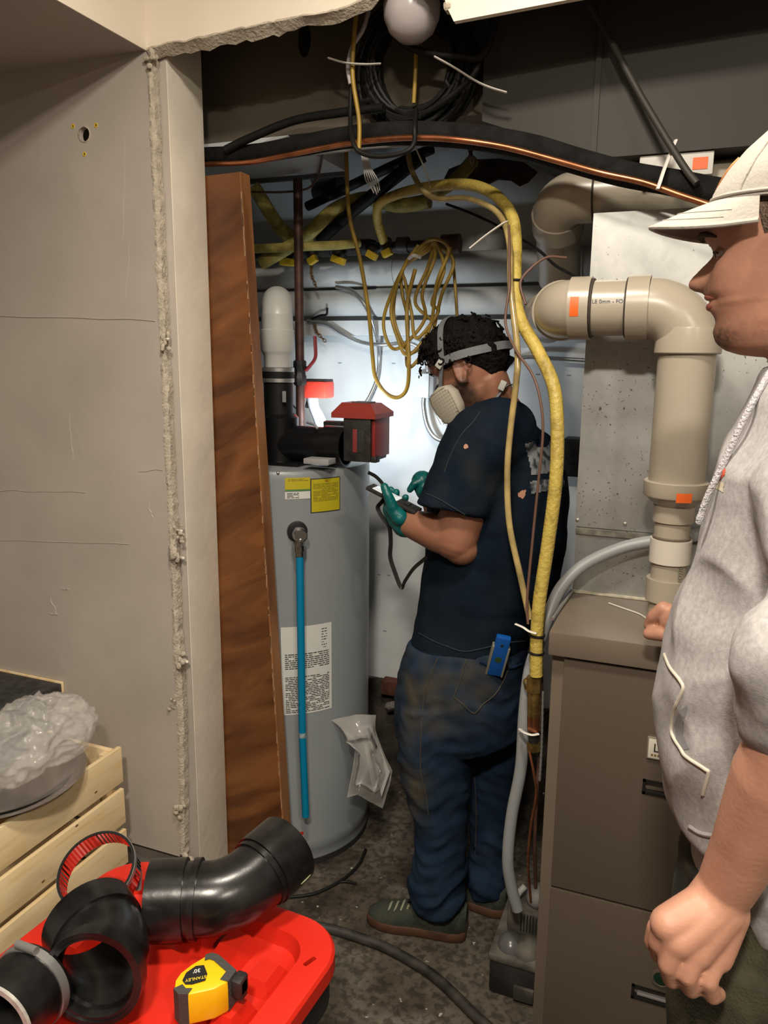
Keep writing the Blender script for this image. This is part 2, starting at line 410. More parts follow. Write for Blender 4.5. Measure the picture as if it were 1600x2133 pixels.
# rough stone foundation under the white board
mb = MB(); NX, NZ = 150, 10; vs = []; fs = []
for j in range(NZ + 1):
    for i in range(NX + 1):
        px_ = -1.9 + 4.2 * i / NX; pz_ = 0.37 * j / NZ
        vs.append((px_, YB - 0.03 - 0.03 * noise.noise(Vector((px_*7, 3.1, pz_*9))) - 0.05 * (1 - j / NZ)**2, pz_))
for j in range(NZ):
    for i in range(NX): a = j*(NX+1)+i; fs.append((a, a+1, a+NX+2, a+NX+1))
mb.add(vs, fs); fo = struct('wall_foundation', mb, M_DARKROCK, smooth=60)
M_BRICK = mat('old_brick', (0.10, 0.032, 0.018), 0.9, var=0.4, vscale=20, bump=0.5)
for k in range(3):
    c = P(822 + 70*k, 1432 - 4*k, YB - 0.05)
    MB().bbox(c + Vector((-0.05, -0.02, -0.028)), c + Vector((0.055, 0.03, 0.028)), 0.004).build('brick', M_BRICK, fo)
mb = MB()
for k in range(6): mb.ball(P(812 + 5*k, 1463 + rnd.uniform(-6, 8), YB - 0.09), (rnd.uniform(.012, .026), .02, rnd.uniform(.008, .018)), 8, 6)
mb.build('mortar_lump', mat('pale_mortar', (0.20, 0.185, 0.16), 0.95, bump=0.5), fo, smooth=40)
# ledge boards high on the back wall
struct('trim_2', MB().bbox((-1.9, YB - 0.07, P(900, 700, YB).z), (0.6, YB, P(900, 668, YB).z), 0.004), M_WHITEWALL, smooth=30)
# small marks on the board
for (px, py) in ((790, 1197), (810, 1198), (802, 1314), (1120, 780), (1185, 782), (708, 756), (820, 757)):
    c = P(px, py, YB); MB().bbox(c + Vector((-.007, -.0015, -.002)), c + Vector((.007, 0, .002)), .0006).build('scuff', mat('scuff_blue_grey', (0.25, 0.32, 0.38), 0.8), back)
# recessed ceiling downlights of the room
for k, (lc, pw) in enumerate(LAMPS):
    c = Vector((lc[0], lc[1], ROOM_CEIL))
    t = thing('ceiling_light', c, ('round flush ceiling light close to the broken header', 'round flush ceiling light behind the camera', 'round flush ceiling light nearest the right hand wall')[k], 'ceiling light', 'flush ceiling lights')
    MB().lathe([(0.15, 0.0), (0.17, -0.005), (0.17, -0.03), (0.145, -0.035), (0.14, -0.02)], c, (0, 0, 1), 32, cap=False).build('rim', mat('lamp_rim', (0.8, 0.78, 0.74), 0.4), t)
    MB().lathe([(0.001, -0.022), (0.14, -0.022)], c, (0, 0, 1), 32, cap=False).build('diffuser', mat('lamp_diffuser', (1.0, 0.9, 0.75), 0.5, emit=4.0), t)
# ------------------------------------------------------------------ walnut slab
M_VENEER = None
def wood_mat(name, c1, c2, c3, scale=6, rot=(0, 0, 0), rough=0.4, stretch=(1, 1, 1), dist=3.0, coat=0.0):
    mt = bpy.data.materials.new(name); mt.use_nodes = True; nt = mt.node_tree; b = nt.nodes['Principled BSDF']
    tc = nt.nodes.new('ShaderNodeTexCoord'); mp = nt.nodes.new('ShaderNodeMapping'); mp.inputs['Rotation'].default_value = rot; m0 = nt.nodes.new('ShaderNodeMapping')
    mp.inputs['Rotation'].default_value = (0, 0, 0); m0.inputs['Rotation'].default_value = rot; mp.inputs['Scale'].default_value = stretch
    nt.links.new(tc.outputs['Object'], m0.inputs['Vector']); nt.links.new(m0.outputs[0], mp.inputs['Vector'])
    n = nt.nodes.new('ShaderNodeTexNoise'); n.inputs['Scale'].default_value = scale; n.inputs['Detail'].default_value = 8; n.inputs['Distortion'].default_value = dist*0.15
    nt.links.new(mp.outputs[0], n.inputs['Vector'])
    r = nt.nodes.new('ShaderNodeValToRGB'); r.color_ramp.elements.new(0.5)
    for e, (p, c) in zip(r.color_ramp.elements, ((0.33, c3), (0.48, c1), (0.68, c2))): e.position = p; e.color = (*c, 1)
    nt.links.new(n.outputs['Fac'], r.inputs[0]); nt.links.new(r.outputs[0], b.inputs['Base Color'])
    b.inputs['Roughness'].default_value = rough
    if coat: b.inputs['Coat Weight'].default_value = coat; b.inputs['Coat Roughness'].default_value = 0.25
    return mt
M_WALNUT = wood_mat('walnut_veneer', (0.135, 0.046, 0.013), (0.215, 0.080, 0.022), (0.075, 0.024, 0.007), 5.0, (0, radians(28), 0), 0.38, (0.6, 1, 2.4), dist=6)
M_WALNUT_EDGE = wood_mat('walnut_edge', (0.26, 0.105, 0.036), (0.36, 0.16, 0.06), (0.15, 0.055, 0.02), 4.0, (0, 0, 0), 0.45, (3, 3, 0.6))
tl = P(500, 358, 1.835); bl_ = P(592, 1760, 1.835); tr0 = P(420, 366, 1.835)
slab = thing('wood_panel', (bl_.x - 0.1, 1.86, 0), 'dark walnut veneer panel leaning between the jamb and water heater', 'wood panel')
dx = (bl_.x - tl.x) / (tl.z - bl_.z)
xb = bl_.x + dx * bl_.z; ztop = tl.z
mb = MB(); mb.loft([[(xb - 0.46, 1.835, 0.001), (xb - 0.002, 1.835, 0.001), (xb - 0.002, 1.877, 0.001), (xb - 0.46, 1.877, 0.001)],
                    [(tl.x - 0.46, 1.835, ztop - 0.01), (tl.x - 0.002, 1.835, ztop), (tl.x - 0.002, 1.877, ztop), (tl.x - 0.46, 1.877, ztop - 0.01)]])
mb.build('veneer_face', M_WALNUT, slab, smooth=0)
mb = MB(); mb.loft([[(xb - 0.0018, 1.8348, 0.001), (xb + 0.003, 1.8348, 0.001), (xb + 0.003, 1.8772, 0.001), (xb - 0.0018, 1.8772, 0.001)],
                    [(tl.x - 0.0018, 1.8348, ztop), (tl.x + 0.003, 1.8348, ztop), (tl.x + 0.003, 1.8772, ztop), (tl.x - 0.0018, 1.8772, ztop)]])
mb.build('edge_band', M_WALNUT_EDGE, slab, smooth=0)
rr = random.Random(5); mb = MB()
for k in range(60):
    t = rr.uniform(0.05, 0.98); c = Vector((xb + (tl.x - xb)*t, 1.8345, ztop*t))
    mb.bbox(c + Vector((-0.002, -0.0006, -rr.uniform(.006, .02))), c + Vector((0.0008, 0.0006, rr.uniform(.006, .02))), 0.0003)
tag(mb.build('chipped_edge', mat('chipped_veneer', (0.36, 0.22, 0.13), 0.7), slab, smooth=0), kind='stuff')

# ------------------------------------------------------------------ water heater
TC = Vector((-1.205, 2.165, 0)); TR = 0.277; TH = 1.278
M_TANK = mat('grey_tank_enamel', (0.235, 0.255, 0.265), 0.32, var=0.05, vscale=3, bump=0.03, bscale=8, spec=0.5)
heater = thing('water_heater', TC, 'tall grey cylindrical water heater standing on the concrete floor', 'water heater')
MB().lathe([(TR*0.97, 0.02), (TR, 0.021), (TR, 0.05), (TR*1.004, 0.052), (TR*1.004, 0.085), (TR, 0.088), (TR, TH - 0.03), (TR*0.998, TH - 0.012), (TR*0.985, TH - 0.003), (TR*0.96, TH)], TC, (0, 0, 1), 72).build('tank_body', M_TANK, heater, smooth=30)
MB().lathe([(TR*0.99, 0.0), (TR*1.006, 0.001), (TR*1.006, 0.02), (TR*0.99, 0.021)], TC, (0, 0, 1), 72).build('base_ring', mat('black_base', (0.02, 0.02, 0.02), 0.6), heater)
def cyl_hit(px, py, R=TR):
    d = ray(px, py); o = CAM - TC
    a = d.x**2 + d.y**2; b = 2*(o.x*d.x + o.y*d.y); c = o.x**2 + o.y**2 - R*R
    q = b*b - 4*a*c
    t = (-b - sqrt(max(q, 0))) / (2*a); p = CAM + d*t
    return atan2(p.y - TC.y, p.x - TC.x), p.z
def cyl_pt(a, z, R=TR): return Vector((TC.x + R*cos(a), TC.y + R*sin(a), z))
def cyl_patch(a0, a1, z0, z1, off, mb, n=10):
    r1 = [cyl_pt(a0 + (a1-a0)*i/n, z0, TR + off) for i in range(n+1)]; r2 = [cyl_pt(a0 + (a1-a0)*i/n, z1, TR + off) for i in range(n+1)]
    r3 = [cyl_pt(a0 + (a1-a0)*i/n, z1, TR + off - .0004) for i in range(n+1)]; r4 = [cyl_pt(a0 + (a1-a0)*i/n, z0, TR + off - .0004) for i in range(n+1)]
    mb.loft([r1, r2, r3, r4, r1], cap=False, closed=False)
def px_label(name, x0, y0_, x1, y1_, mt, off=0.0012):
    a0, z0 = cyl_hit(x0, y1_); a1, z1 = cyl_hit(x1, y0_)
    mb = MB(); cyl_patch(a0, a1, z0, z1, off, mb); o = mb.build(name, mt, heater, smooth=60); return o, a0, a1, z0, z1
M_YLAB = mat('yellow_label', (0.46, 0.38, 0.012), 0.5); M_WLAB = mat('white_label', (0.62, 0.62, 0.58), 0.5); M_INK = mat('black_ink', (0.02, 0.02, 0.02), 0.6)
M_DKY = mat('olive_ink', (0.16, 0.13, 0.01), 0.6); M_RED_INK = mat('red_ink', (0.5, 0.03, 0.02), 0.6); M_GREEN_INK = mat('green_ink', (0.06, 0.25, 0.05), 0.6)
def lines(parent, a0, a1, z0, z1, rows, seed, ink, fill=0.85, hgt=0.45, off=0.0016):
    r = random.Random(seed); mb = MB(); dz = (z1 - z0)/rows
    for i in range(rows):
        zc = z0 + dz*(i + 0.5); a = a0
        while a < a1 - 0.005:
            w = r.uniform(0.02, 0.09) * fill; e = min(a + w, a1)
            if r.random() < 0.9: cyl_patch(a, e, zc - dz*hgt/2, zc + dz*hgt/2, off, mb, 2)
            a = e + 0.009
        if r.random() < 0.12: continue
    mb.build('print', ink, parent, smooth=0)
lab, a0, a1, z0, z1 = px_label('energy_label', 594, 994, 646, 1020, M_YLAB)
lines(lab, a0 + .03, a1 - .02, z1 - .010, z1 - .003, 2, 1, M_DKY); lines(lab, a0 + .09, a1 - .04, z0 + .006, z1 - .013, 1, 2, M_INK, 2.0, .6)
lab2, a0, a1, z0, z1 = px_label('data_label', 594, 1023, 646, 1040, M_WLAB); lines(lab2, a0 + .02, a1 - .12, z0 + .002, z1 - .002, 4, 3, M_INK)
lab2, a0, a1, z0, z1 = px_label('green_stripe', 594, 1019, 646, 1023, M_GREEN_INK)
lab, a0, a1, z0, z1 = px_label('label_border', 647, 992, 708, 1069, M_INK, 0.0009)
lab, a0, a1, z0, z1 = px_label('warning_label', 649, 994, 706.5, 1067, M_YLAB, 0.0013)
lines(lab, a0 + .02, a1 - .02, z0 + .03, z1 - .012, 13, 4, M_DKY, 1.3, .35, .0018); lines(lab, a0 + .16, a1 - .16, z1 - .009, z1 - .004, 1, 5, M_RED_INK, 1, .5, .0018)
lab, a0, a1, z0, z1 = px_label('instruction_label', 588, 1295, 690, 1490, M_WLAB)
lines(lab, a0 + .04, a1 - .03, z0 + .005, z0 + (z1-z0)*.44, 21, 6, M_INK, .8, .42); lines(lab, a0 + .04, a1 - .03, z0 + (z1-z0)*.52, z0 + (z1-z0)*.70, 8, 7, M_INK, .8, .42)
lines(lab, a0 + .45, a1 - .06, z0 + (z1-z0)*.72, z1 - .012, 8, 8, M_INK, .4, .3)
lab, a0, a1, z0, z1 = px_label('danger_label', 609, 1731, 632, 1788, M_WLAB)
for q0, q1 in ((.86, 1), (.40, .47)):
    mb = MB(); cyl_patch(a0, a1, z0 + (z1-z0)*q0, z0 + (z1-z0)*q1, .0018, mb, 4); mb.build('red_bar', M_RED_INK, lab, smooth=0)
lines(lab, a0 + .02, a1 - .02, z0 + .004, z0 + (z1-z0)*.38, 5, 9, M_INK); lines(lab, a0 + .02, a1 - .02, z0 + (z1-z0)*.5, z0 + (z1-z0)*.84, 5, 10, M_INK)
a, z_ = cyl_hit(579, 985); MB().ball(cyl_pt(a, z_), .005, 10, 6).build('screw', mat('zinc', (0.6, 0.58, 0.5), 0.35, 0.9), heater)
# relief valve with blue discharge pipe
M_CHROME = mat('dull_chrome', (0.55, 0.55, 0.54), 0.25, 1.0, var=0.15, vscale=30); M_BLACKP = mat('black_plastic', (0.012, 0.012, 0.013), 0.35)
a, z_ = cyl_hit(619, 1106); nrm = Vector((cos(a), sin(a), 0)); c0 = cyl_pt(a, z_)
MB().lathe([(0.03, 0.0), (0.03, 0.006), (0.02, 0.008)], c0, nrm, 28).build('valve_collar', M_BLACKP, heater)
relief = thing('relief_valve', c0 + nrm*0.05 - Vector((0, 0, 0.03)), 'silver relief valve with lever on the front of the grey water heater', 'valve')
mb = MB().lathe([(0.013, 0.0), (0.013, 0.022), (0.018, 0.023), (0.018, 0.034), (0.021, 0.038), (0.021, 0.056), (0.017, 0.06)], c0 + nrm*0.006, nrm, 24)
mb.build('valve_body', M_CHROME, relief)
vc = c0 + nrm*0.045
MB().lathe([(0.012, -0.005), (0.0125, -0.03), (0.015, -0.031), (0.015, -0.05), (0.013, -0.052), (0.013, -0.064)], vc, (0, 0, 1), 20).build('outlet', M_CHROME, relief)
MB().tube([vc + nrm*0.012 + Vector((0, 0, 0.004)), vc + nrm*0.02 + Vector((0, 0, -0.012)), vc + nrm*0.018 + Vector((0, 0, -0.032))], 0.0045, 8, flat=0.5).build('lever', M_CHROME, relief)
bp0 = vc + Vector((0, 0, -0.055)); bend = P(630, 1528, 1.92); bend = Vector((bp0.x + 0.012, bp0.y - 0.004, P(630, 1528, bp0.y).z)); bend.x = P(630, 1528, bend.y).x
bot = P(637, 1700, bp0.y - 0.002)
pipe = thing('discharge_pipe', bot, 'bright blue plastic discharge pipe hanging down the grey water heater', 'pipe')
M_BLUE = mat('blue_pex', (0.0, 0.19, 0.36), 0.35)
st = bp0.lerp(bend, 0.0)
MB().tube([st, bend], 0.0113, 16, sm=0).build('upper_pipe', M_BLUE, pipe)
MB().tube([bend + (bot-bend).normalized()*0.004, bot], 0.0111, 16, sm=0).build('lower_pipe', M_BLUE, pipe)
dd = (bot - bend).normalized(); MB().tube([bend - dd*0.007, bend + dd*0.009], 0.0117, 16, sm=0).build('scuffed_joint', mat('scuffed_joint', (0.25, 0.33, 0.36), 0.6, var=0.5, vscale=90), pipe)

# ------------------------------------------------------------------ furnace
FY = 1.555; f_tl = P(1150, 1312, FY); FX0 = f_tl.x + 0.002; FX1 = FX0 + 0.53; FZ = f_tl.z; FD = 0.74
M_FURN = mat('taupe_furnace_enamel', (0.108, 0.084, 0.062), 0.36, var=0.04, vscale=2.0, bump=0.04, bscale=120, spec=0.5)
M_GAP = mat('shadow_gap', (0.02, 0.017, 0.014), 0.9)
M_FURN2 = mat('furnace_casing', (0.165, 0.130, 0.098), 0.4, var=0.08, vscale=6)
furn = thing('furnace', (FX0 + 0.26, FY + FD/2, 0), 'taupe enamel furnace cabinet with two front doors', 'furnace')
mb = MB().bbox((FX0, FY + 0.012, 0.001), (FX1, FY + FD, FZ - 0.052), 0.003); mb.build('casing', M_FURN2, furn)
mb = MB().bbox((FX0 - 0.006, FY - 0.012, FZ - 0.052), (FX1 + 0.006, FY + FD, FZ), 0.004); mb.build('top_cap', M_FURN2, furn)
seam = P(1138, 1845, FY).z
DX0 = FX0 + 0.026
updoor = MB().bbox((DX0, FY, seam + 0.003), (FX1 - 0.02, FY + 0.02, FZ - 0.058), 0.003)
lodoor = MB().bbox((DX0, FY, 0.03), (FX1 - 0.02, FY + 0.02, seam - 0.002), 0.003)
ud = boolean(updoor.mesh('upper_door', M_FURN), MB().box(P(1337, 1652, FY) + Vector((0, -.1, 0)), P(1337, 1621, FY) + Vector((0.155, .1, 0))))
ud = link('upper_door', ud, furn)
ld = boolean(lodoor.mesh('lower_door', M_FURN), MB().box(P(1314, 2077, FY) + Vector((0, -.1, 0)), P(1314, 2047, FY) + Vector((0.155, .1, 0))))
ld = link('lower_door', ld, furn)
for (px, py0, py1, dr) in ((1337, 1621, 1652, ud), (1314, 2047, 2077, ld)):
    a = P(px, py1, FY); b = P(px, py0, FY)
    mb = MB(); t_ = 0.006
    for (x0, z0, x1, z1) in ((0, 0, .155, t_), (0, b.z - a.z - t_, .155, b.z - a.z), (0, 0, t_, b.z - a.z), (.155 - t_, 0, .155, b.z - a.z)):
        mb.box(a + Vector((x0, -0.002, z0)), a + Vector((x1, 0.02, z1)))
    mb.box(a + Vector((0.001, 0.018, 0.001)), a + Vector((0.154, 0.021, b.z - a.z - 0.001)))
    h = mb.build('handle_recess', mat('black_handle', (0.012, 0.011, 0.010), 0.4), dr, smooth=0)
    if dr is ld: MB().bbox(a + Vector((0.012, 0.001, 0.009)), a + Vector((0.14, 0.012, 0.015)), .001).build('handle_lip', mat('grey_lip', (0.22, 0.21, 0.20), 0.5), h)
# badge
bc = P(1346, 1577, FY)
mb = MB().bbox(bc + Vector((0, -0.005, 0)), bc + Vector((0.085, 0.001, 0.048)), .002); badge = mb.build('badge', mat('badge_frame', (0.42, 0.38, 0.32), 0.35, 0.6), ud)
MB().bbox(bc + Vector((0.003, -0.0058, 0.003)), bc + Vector((0.082, -0.004, 0.045)), .0005).build('badge_plate', mat('badge_cream', (0.68, 0.64, 0.54), 0.4), badge)
text('L', 0.026, bc + Vector((0.012, -0.0062, 0.018)), (1, 0, 0.0), (0.25, 0, 1), M_INK, 'lettering', badge); 
[MB().box(bc + Vector((0.009 + k*.0062, -0.0062, 0.008)), bc + Vector((0.013 + k*.0062, -0.0057, 0.0125))).build('print_mark', mat('bronze_ink', (0.2, 0.12, 0.03), 0.5), badge, smooth=0) for k in range(9)]
# sight glass
sc_ = P(1378, 2038, FY); MB().lathe([(0.022, 0.0), (0.022, -0.003), (0.017, -0.004), (0.016, -0.001)], sc_, (0, 1, 0), 28).build('sight_rim', M_FURN, ld)
MB().lathe([(0.0155, -0.0025), (0.001, -0.004)], sc_, (0, 1, 0), 24).build('sight_glass', mat('green_glass', (0.01, 0.03, 0.015), 0.1), ld)
MB().ball(P(1133, 1653, FY + 0.012), 0.003, 8, 5).build('screw_hole', M_INK, furn)

# ------------------------------------------------------------------ galvanised plenum above the furnace
def galv(name, c1, c2, rough=0.46, specks=True):
    mt = bpy.data.materials.new(name); mt.use_nodes = True; nt = mt.node_tree; b = nt.nodes['Principled BSDF']
    tc = nt.nodes.new('ShaderNodeTexCoord')
    v = nt.nodes.new('ShaderNodeTexVoronoi'); v.inputs['Scale'].default_value = 60; nt.links.new(tc.outputs['Object'], v.inputs['Vector'])
    n = nt.nodes.new('ShaderNodeTexNoise'); n.inputs['Scale'].default_value = 7; n.inputs['Detail'].default_value = 8; nt.links.new(tc.outputs['Object'], n.inputs['Vector'])
    mx = nt.nodes.new('ShaderNodeMix'); mx.data_type = 'FLOAT'; mx.inputs['Factor'].default_value = 0.9
    nt.links.new(v.outputs['Color'], mx.inputs['A']); nt.links.new(n.outputs['Fac'], mx.inputs['B'])
    r = nt.nodes.new('ShaderNodeValToRGB'); r.color_ramp.elements[0].position = 0.3; r.color_ramp.elements[1].position = 0.7
    r.color_ramp.elements[0].color = (*c1, 1); r.color_ramp.elements[1].color = (*c2, 1)
    nt.links.new(mx.outputs['Result'], r.inputs[0])
    out = r.outputs[0]
    if specks:
        n2 = nt.nodes.new('ShaderNodeTexNoise'); n2.inputs['Scale'].default_value = 150; n2.inputs['Detail'].default_value = 3; nt.links.new(tc.outputs['Object'], n2.inputs['Vector'])
        n3 = nt.nodes.new('ShaderNodeTexNoise'); n3.inputs['Scale'].default_value = 3.5; nt.links.new(tc.outputs['Object'], n3.inputs['Vector'])
        mm = nt.nodes.new('ShaderNodeMath'); mm.operation = 'MULTIPLY_ADD'; mm.inputs[1].default_value = 0.45; nt.links.new(n3.outputs['Fac'], mm.inputs[0]); nt.links.new(n2.outputs['Fac'], mm.inputs[2])
        r2 = nt.nodes.new('ShaderNodeValToRGB'); r2.color_ramp.elements[0].position = 0.945; r2.color_ramp.elements[1].position = 0.985
        nt.links.new(mm.outputs[0], r2.inputs[0])
        m2 = nt.nodes.new('ShaderNodeMix'); m2.data_type = 'RGBA'; nt.links.new(r2.outputs[0], m2.inputs['Factor']); nt.links.new(out, m2.inputs['A']); m2.inputs['B'].default_value = (0.10, 0.075, 0.05, 1)
        out = m2.outputs['Result']
        inv = nt.nodes.new('ShaderNodeMath'); inv.operation = 'SUBTRACT'; inv.inputs[0].default_value = 0.85; nt.links.new(r2.outputs[0], inv.inputs[1]); inv.use_clamp = True
        nt.links.new(inv.outputs[0], b.inputs['Metallic'])
    else: b.inputs['Metallic'].default_value = 0.85
    nt.links.new(out, b.inputs['Base Color']); b.inputs['Roughness'].default_value = rough
    return mt
M_GALV = galv('spangled_galvanised_steel', (0.36, 0.365, 0.355), (0.56, 0.56, 0.54))
M_GALVD = mat('shadow_toned_duct_steel', (0.036, 0.0325, 0.027), 0.65, 0.1, var=0.12, vscale=3, bump=0.04, bscale=6)  # header's shadow over the trunk is put into this dark base colour
PYF = 1.85; PX0 = P(1192, 1235, PYF).x; PX1 = FX1 - 0.02
zs = P(1190, 1095, PYF).z; zt = P(1225, 445, PYF).z
plen = thing('supply_plenum', (PX0 + 0.25, PYF + 0.2, FZ + .001), 'galvanised sheet metal plenum rising from the furnace top', 'duct')
MB().box((PX0, PYF + 0.004, FZ + 0.001), (PX1, PYF + 0.42, zs + 0.01)).build('lower_casing', M_GALV, plen, smooth=0)
up = MB(); up.loft([[(PX0 - 0.003, PYF - 0.001, zs), (PX1, PYF - 0.001, zs), (PX1, PYF + 0.42, zs), (PX0 - 0.003, PYF + 0.42, zs)], [(PX0 - 0.003, PYF - 0.001, zt), (PX1, PYF - 0.001, zt), (PX1, PYF + 0.42, zt), (PX0 - 0.003, PYF + 0.42, zt)]])
up.build('upper_casing', M_GALV, plen, smooth=0)
MB().box((PX0 - 0.001, PYF - 0.0022, zs - 0.018), (PX1, PYF + 0.004, zs - 0.006)).build('drive_cleat', mat('stained_cleat', (0.24, 0.22, 0.18), 0.6, 0.5, var=0.5, vscale=40), plen, smooth=0)
mb = MB(); mb.box((PX0 - 0.004, PYF - 0.01, FZ + 0.0008), (PX1, PYF + 0.004, FZ + 0.004)); mb.build('flange', mat('sealant_cream', (0.55, 0.50, 0.38), 0.8, var=0.3, vscale=50), plen)
for (px, py) in ((1203, 1083), (1302, 1091), (1222, 1240)):
    c = P(px, py, PYF - 0.001); MB().lathe([(0.0045, 0.0), (0.004, -0.003), (0.001, -0.004)], c, (0, 1, 0), 8).build('screw', mat('zinc', (0.6, 0.58, 0.5), 0.35, 0.9), plen)

# ------------------------------------------------------------------ overhead sheet-metal trunks
# trunk above the plenum and furnace
tb = P(1310, 324, 1.86)
trunk = thing('trunk_duct', (0.2, 1.95, tb.z), 'big dull grey trunk duct overhead above the furnace plenum', 'duct')
xs = P(1238, 300, 1.86).x
MB().box((xs, 1.86, tb.z), (1.5, 2.6, 2.655)).build('right_section', M_GALVD, trunk, smooth=0)
mb = MB(); lz = P(1080, 280, 1.9).z
mb.loft([[(xs, 1.862, tb.z + .004), (xs, 2.58, tb.z + .004), (xs, 2.58, 2.65), (xs, 1.862, 2.65)], [(xs - 0.26, 1.875, lz + 0.03), (xs - 0.26, 2.2, lz + 0.03), (xs - 0.26, 2.2, 2.65), (xs - 0.26, 1.875, 2.65)]])
mb.build('left_section', M_GALVD, trunk, smooth=0)
MB().box((xs - 0.006, 1.855, tb.z - 0.002), (xs + 0.006, 1.862, 2.65)).build('joint_strip', M_GALVD, trunk, smooth=0)
# wide duct running back from the doorway
cz = 2.172; fl = PZ(600, 281, cz)
wd = thing('return_duct', (-1.1, 2.0, cz), 'tan wide flat duct overhead behind the coil of black cable', 'duct')
M_TAND = mat('tan_duct', (0.12, 0.102, 0.075), 0.75, 0.05, var=0.15, vscale=4)  # tan darkened as well for the header's shadow
MB().box((-1.88, 1.93, cz), (xs - 0.27, 2.06, 2.655)).build('duct_body', M_TAND, wd, smooth=0)
hc = P(634, 84, 1.929)
mb = MB(); mb.ball(hc, (0.018, 0.004, 0.040), 12, 8); mb.build('cut_hole', mat('hole_black', (0.004, 0.004, 0.004), 1), wd)
# white lit panel duct in the far left
wz = 2.16; wc = PZ(724, 358, wz)
wl = thing('white_duct', (wc.x - 0.3, wc.y - .2, wz), 'white painted flat duct high over the water heater', 'duct')
MB().prism([(-1.88, 1.93, wz), (-1.88, wc.y, wz), (-1.88, wc.y, 2.32), (-1.88, 2.063, 2.32), (-1.88, 2.063, cz - .0005), (-1.88, 1.93, cz - .0005)], (fl.x + 1.88, 0, 0)).build('duct_body', mat('white_duct_paint', (0.62, 0.65, 0.66), 0.5), wl, smooth=0)
MB().box((-1.88, wc.y - 0.012, wz - 0.012), (wc.x, wc.y + .004, wz - 0.0005)).build('edge_flange', mat('dark_flange', (0.1, 0.1, 0.1), 0.6), wl, smooth=0)
# blue-grey ceiling board further back
struct('ceiling_board', MB().box((-1.88, 2.065, 2.54), (xs - .27, YB - .001, 2.58)), mat('pale_ceiling_board', (0.5, 0.53, 0.54), 0.7))
# ------------------------------------------------------------------ pipes, hoses, cables
def pts3(l): return [P(*q) for q in l]
def hose(name, label, cat, l, r, mt, group=None, n=10, sm=8, rib=0.0, ribstep=0.006, flat=None):
    if rib:
        path = smooth_path(pts3(l), 40); L = 0; out = [path[0]]; acc = 0
        for a, b in zip(path, path[1:]):
            acc += (b - a).length
            if acc >= ribstep/2: out.append(b); acc = 0
        rs = [r if i % 2 else r - rib for i in range(len(out))]
        mb = MB().tube(out, rs, n, sm=0)
    else: mb = MB().tube(pts3(l), r, n, sm, flat=flat)
    o = mb.build(name, mt, smooth=50); return tag(o, label, cat, group)
M_YEL = mat('yellow_gas_jacket', (0.53, 0.40, 0.085), 0.45, col2=(0.31, 0.22, 0.045), vscale=30, bump=0.35, bscale=120, lo=0.28, hi=0.48)
M_YELD = mat('dusty_yellow_jacket', (0.40, 0.335, 0.085), 0.6, var=0.4, vscale=25, bump=0.3, bscale=100)
M_CORD = mat('ochre_cord', (0.36, 0.225, 0.03), 0.42, var=0.2, vscale=20)
M_TUBE = mat('clear_amber_tube', (0.40, 0.30, 0.12), 0.18, var=0.4, vscale=18, spec=0.7)
M_BRN = mat('brown_wire', (0.13, 0.065, 0.045), 0.5); M_BLK = mat('black_rubber', (0.008, 0.008, 0.0075), 0.55, var=0.3, vscale=30, spec=.25)
M_FOAM = mat('black_foam_insulation', (0.012, 0.0115, 0.011), 0.9, var=0.4, vscale=25, bump=0.4, bscale=90, spec=.15)
M_COPPER = mat('copper', (0.50, 0.19, 0.09), 0.3, 0.9, var=0.35, vscale=20)
M_IRON = mat('rusty_iron_pipe', (0.075, 0.034, 0.024), 0.55, 0.3, var=0.4, vscale=30)
M_BLKIRON = mat('black_iron', (0.035, 0.032, 0.03), 0.5, 0.4, var=0.4, vscale=30, bump=0.2)
M_PVC = mat('cream_pvc', (0.40, 0.35, 0.275), 0.3, var=0.04, vscale=6, spec=0.5)
M_PVCW = mat('white_pvc', (0.66, 0.61, 0.53), 0.32)
M_PVCG = mat('grey_white_pvc', (0.50, 0.50, 0.47), 0.35, var=0.05)
M_WPAINT = mat('white_painted_pipe', (0.60, 0.61, 0.59), 0.6, var=0.12, vscale=8)
M_STEELFLEX = mat('armoured_steel', (0.46, 0.46, 0.45), 0.35, 0.8)
M_GREYC = mat('grey_conduit', (0.30, 0.31, 0.315), 0.42); M_ZIP = mat('white_nylon', (0.70, 0.67, 0.62), 0.45)
M_ORANGE = mat('orange_sticker', (0.80, 0.13, 0.015), 0.5); M_BRASS = mat('brass', (0.36, 0.24, 0.08), 0.38, 0.85, var=0.4, vscale=40)
M_YHANDLE = mat('yellow_handle', (0.62, 0.40, 0.02), 0.45); M_REDP = mat('red_handle', (0.22, 0.015, 0.02), 0.4)

# white drain pipes along the back wall
for (py, r, lab) in ((560, 0.053, 'upper white painted pipe running along the back wall'), (628, 0.045, 'lower white painted pipe running along the back wall')):
    c = P(900, py, YB - 0.07)
    mb = MB(); mb.tube([(-1.88, c.y, c.z), (0.9, c.y, c.z)], r, 28, sm=0)
    t = thing('drain_pipe', (-0.5, c.y, c.z - r), lab, 'pipe', 'white pipes on the back wall')
    mb.build('pipe_run', M_WPAINT, t)
    for xx in (-1.05, -0.42): MB().tube([(xx, c.y, c.z), (xx + 0.07, c.y, c.z)], r + 0.004, 28, sm=0).build('coupling', M_WPAINT, t)

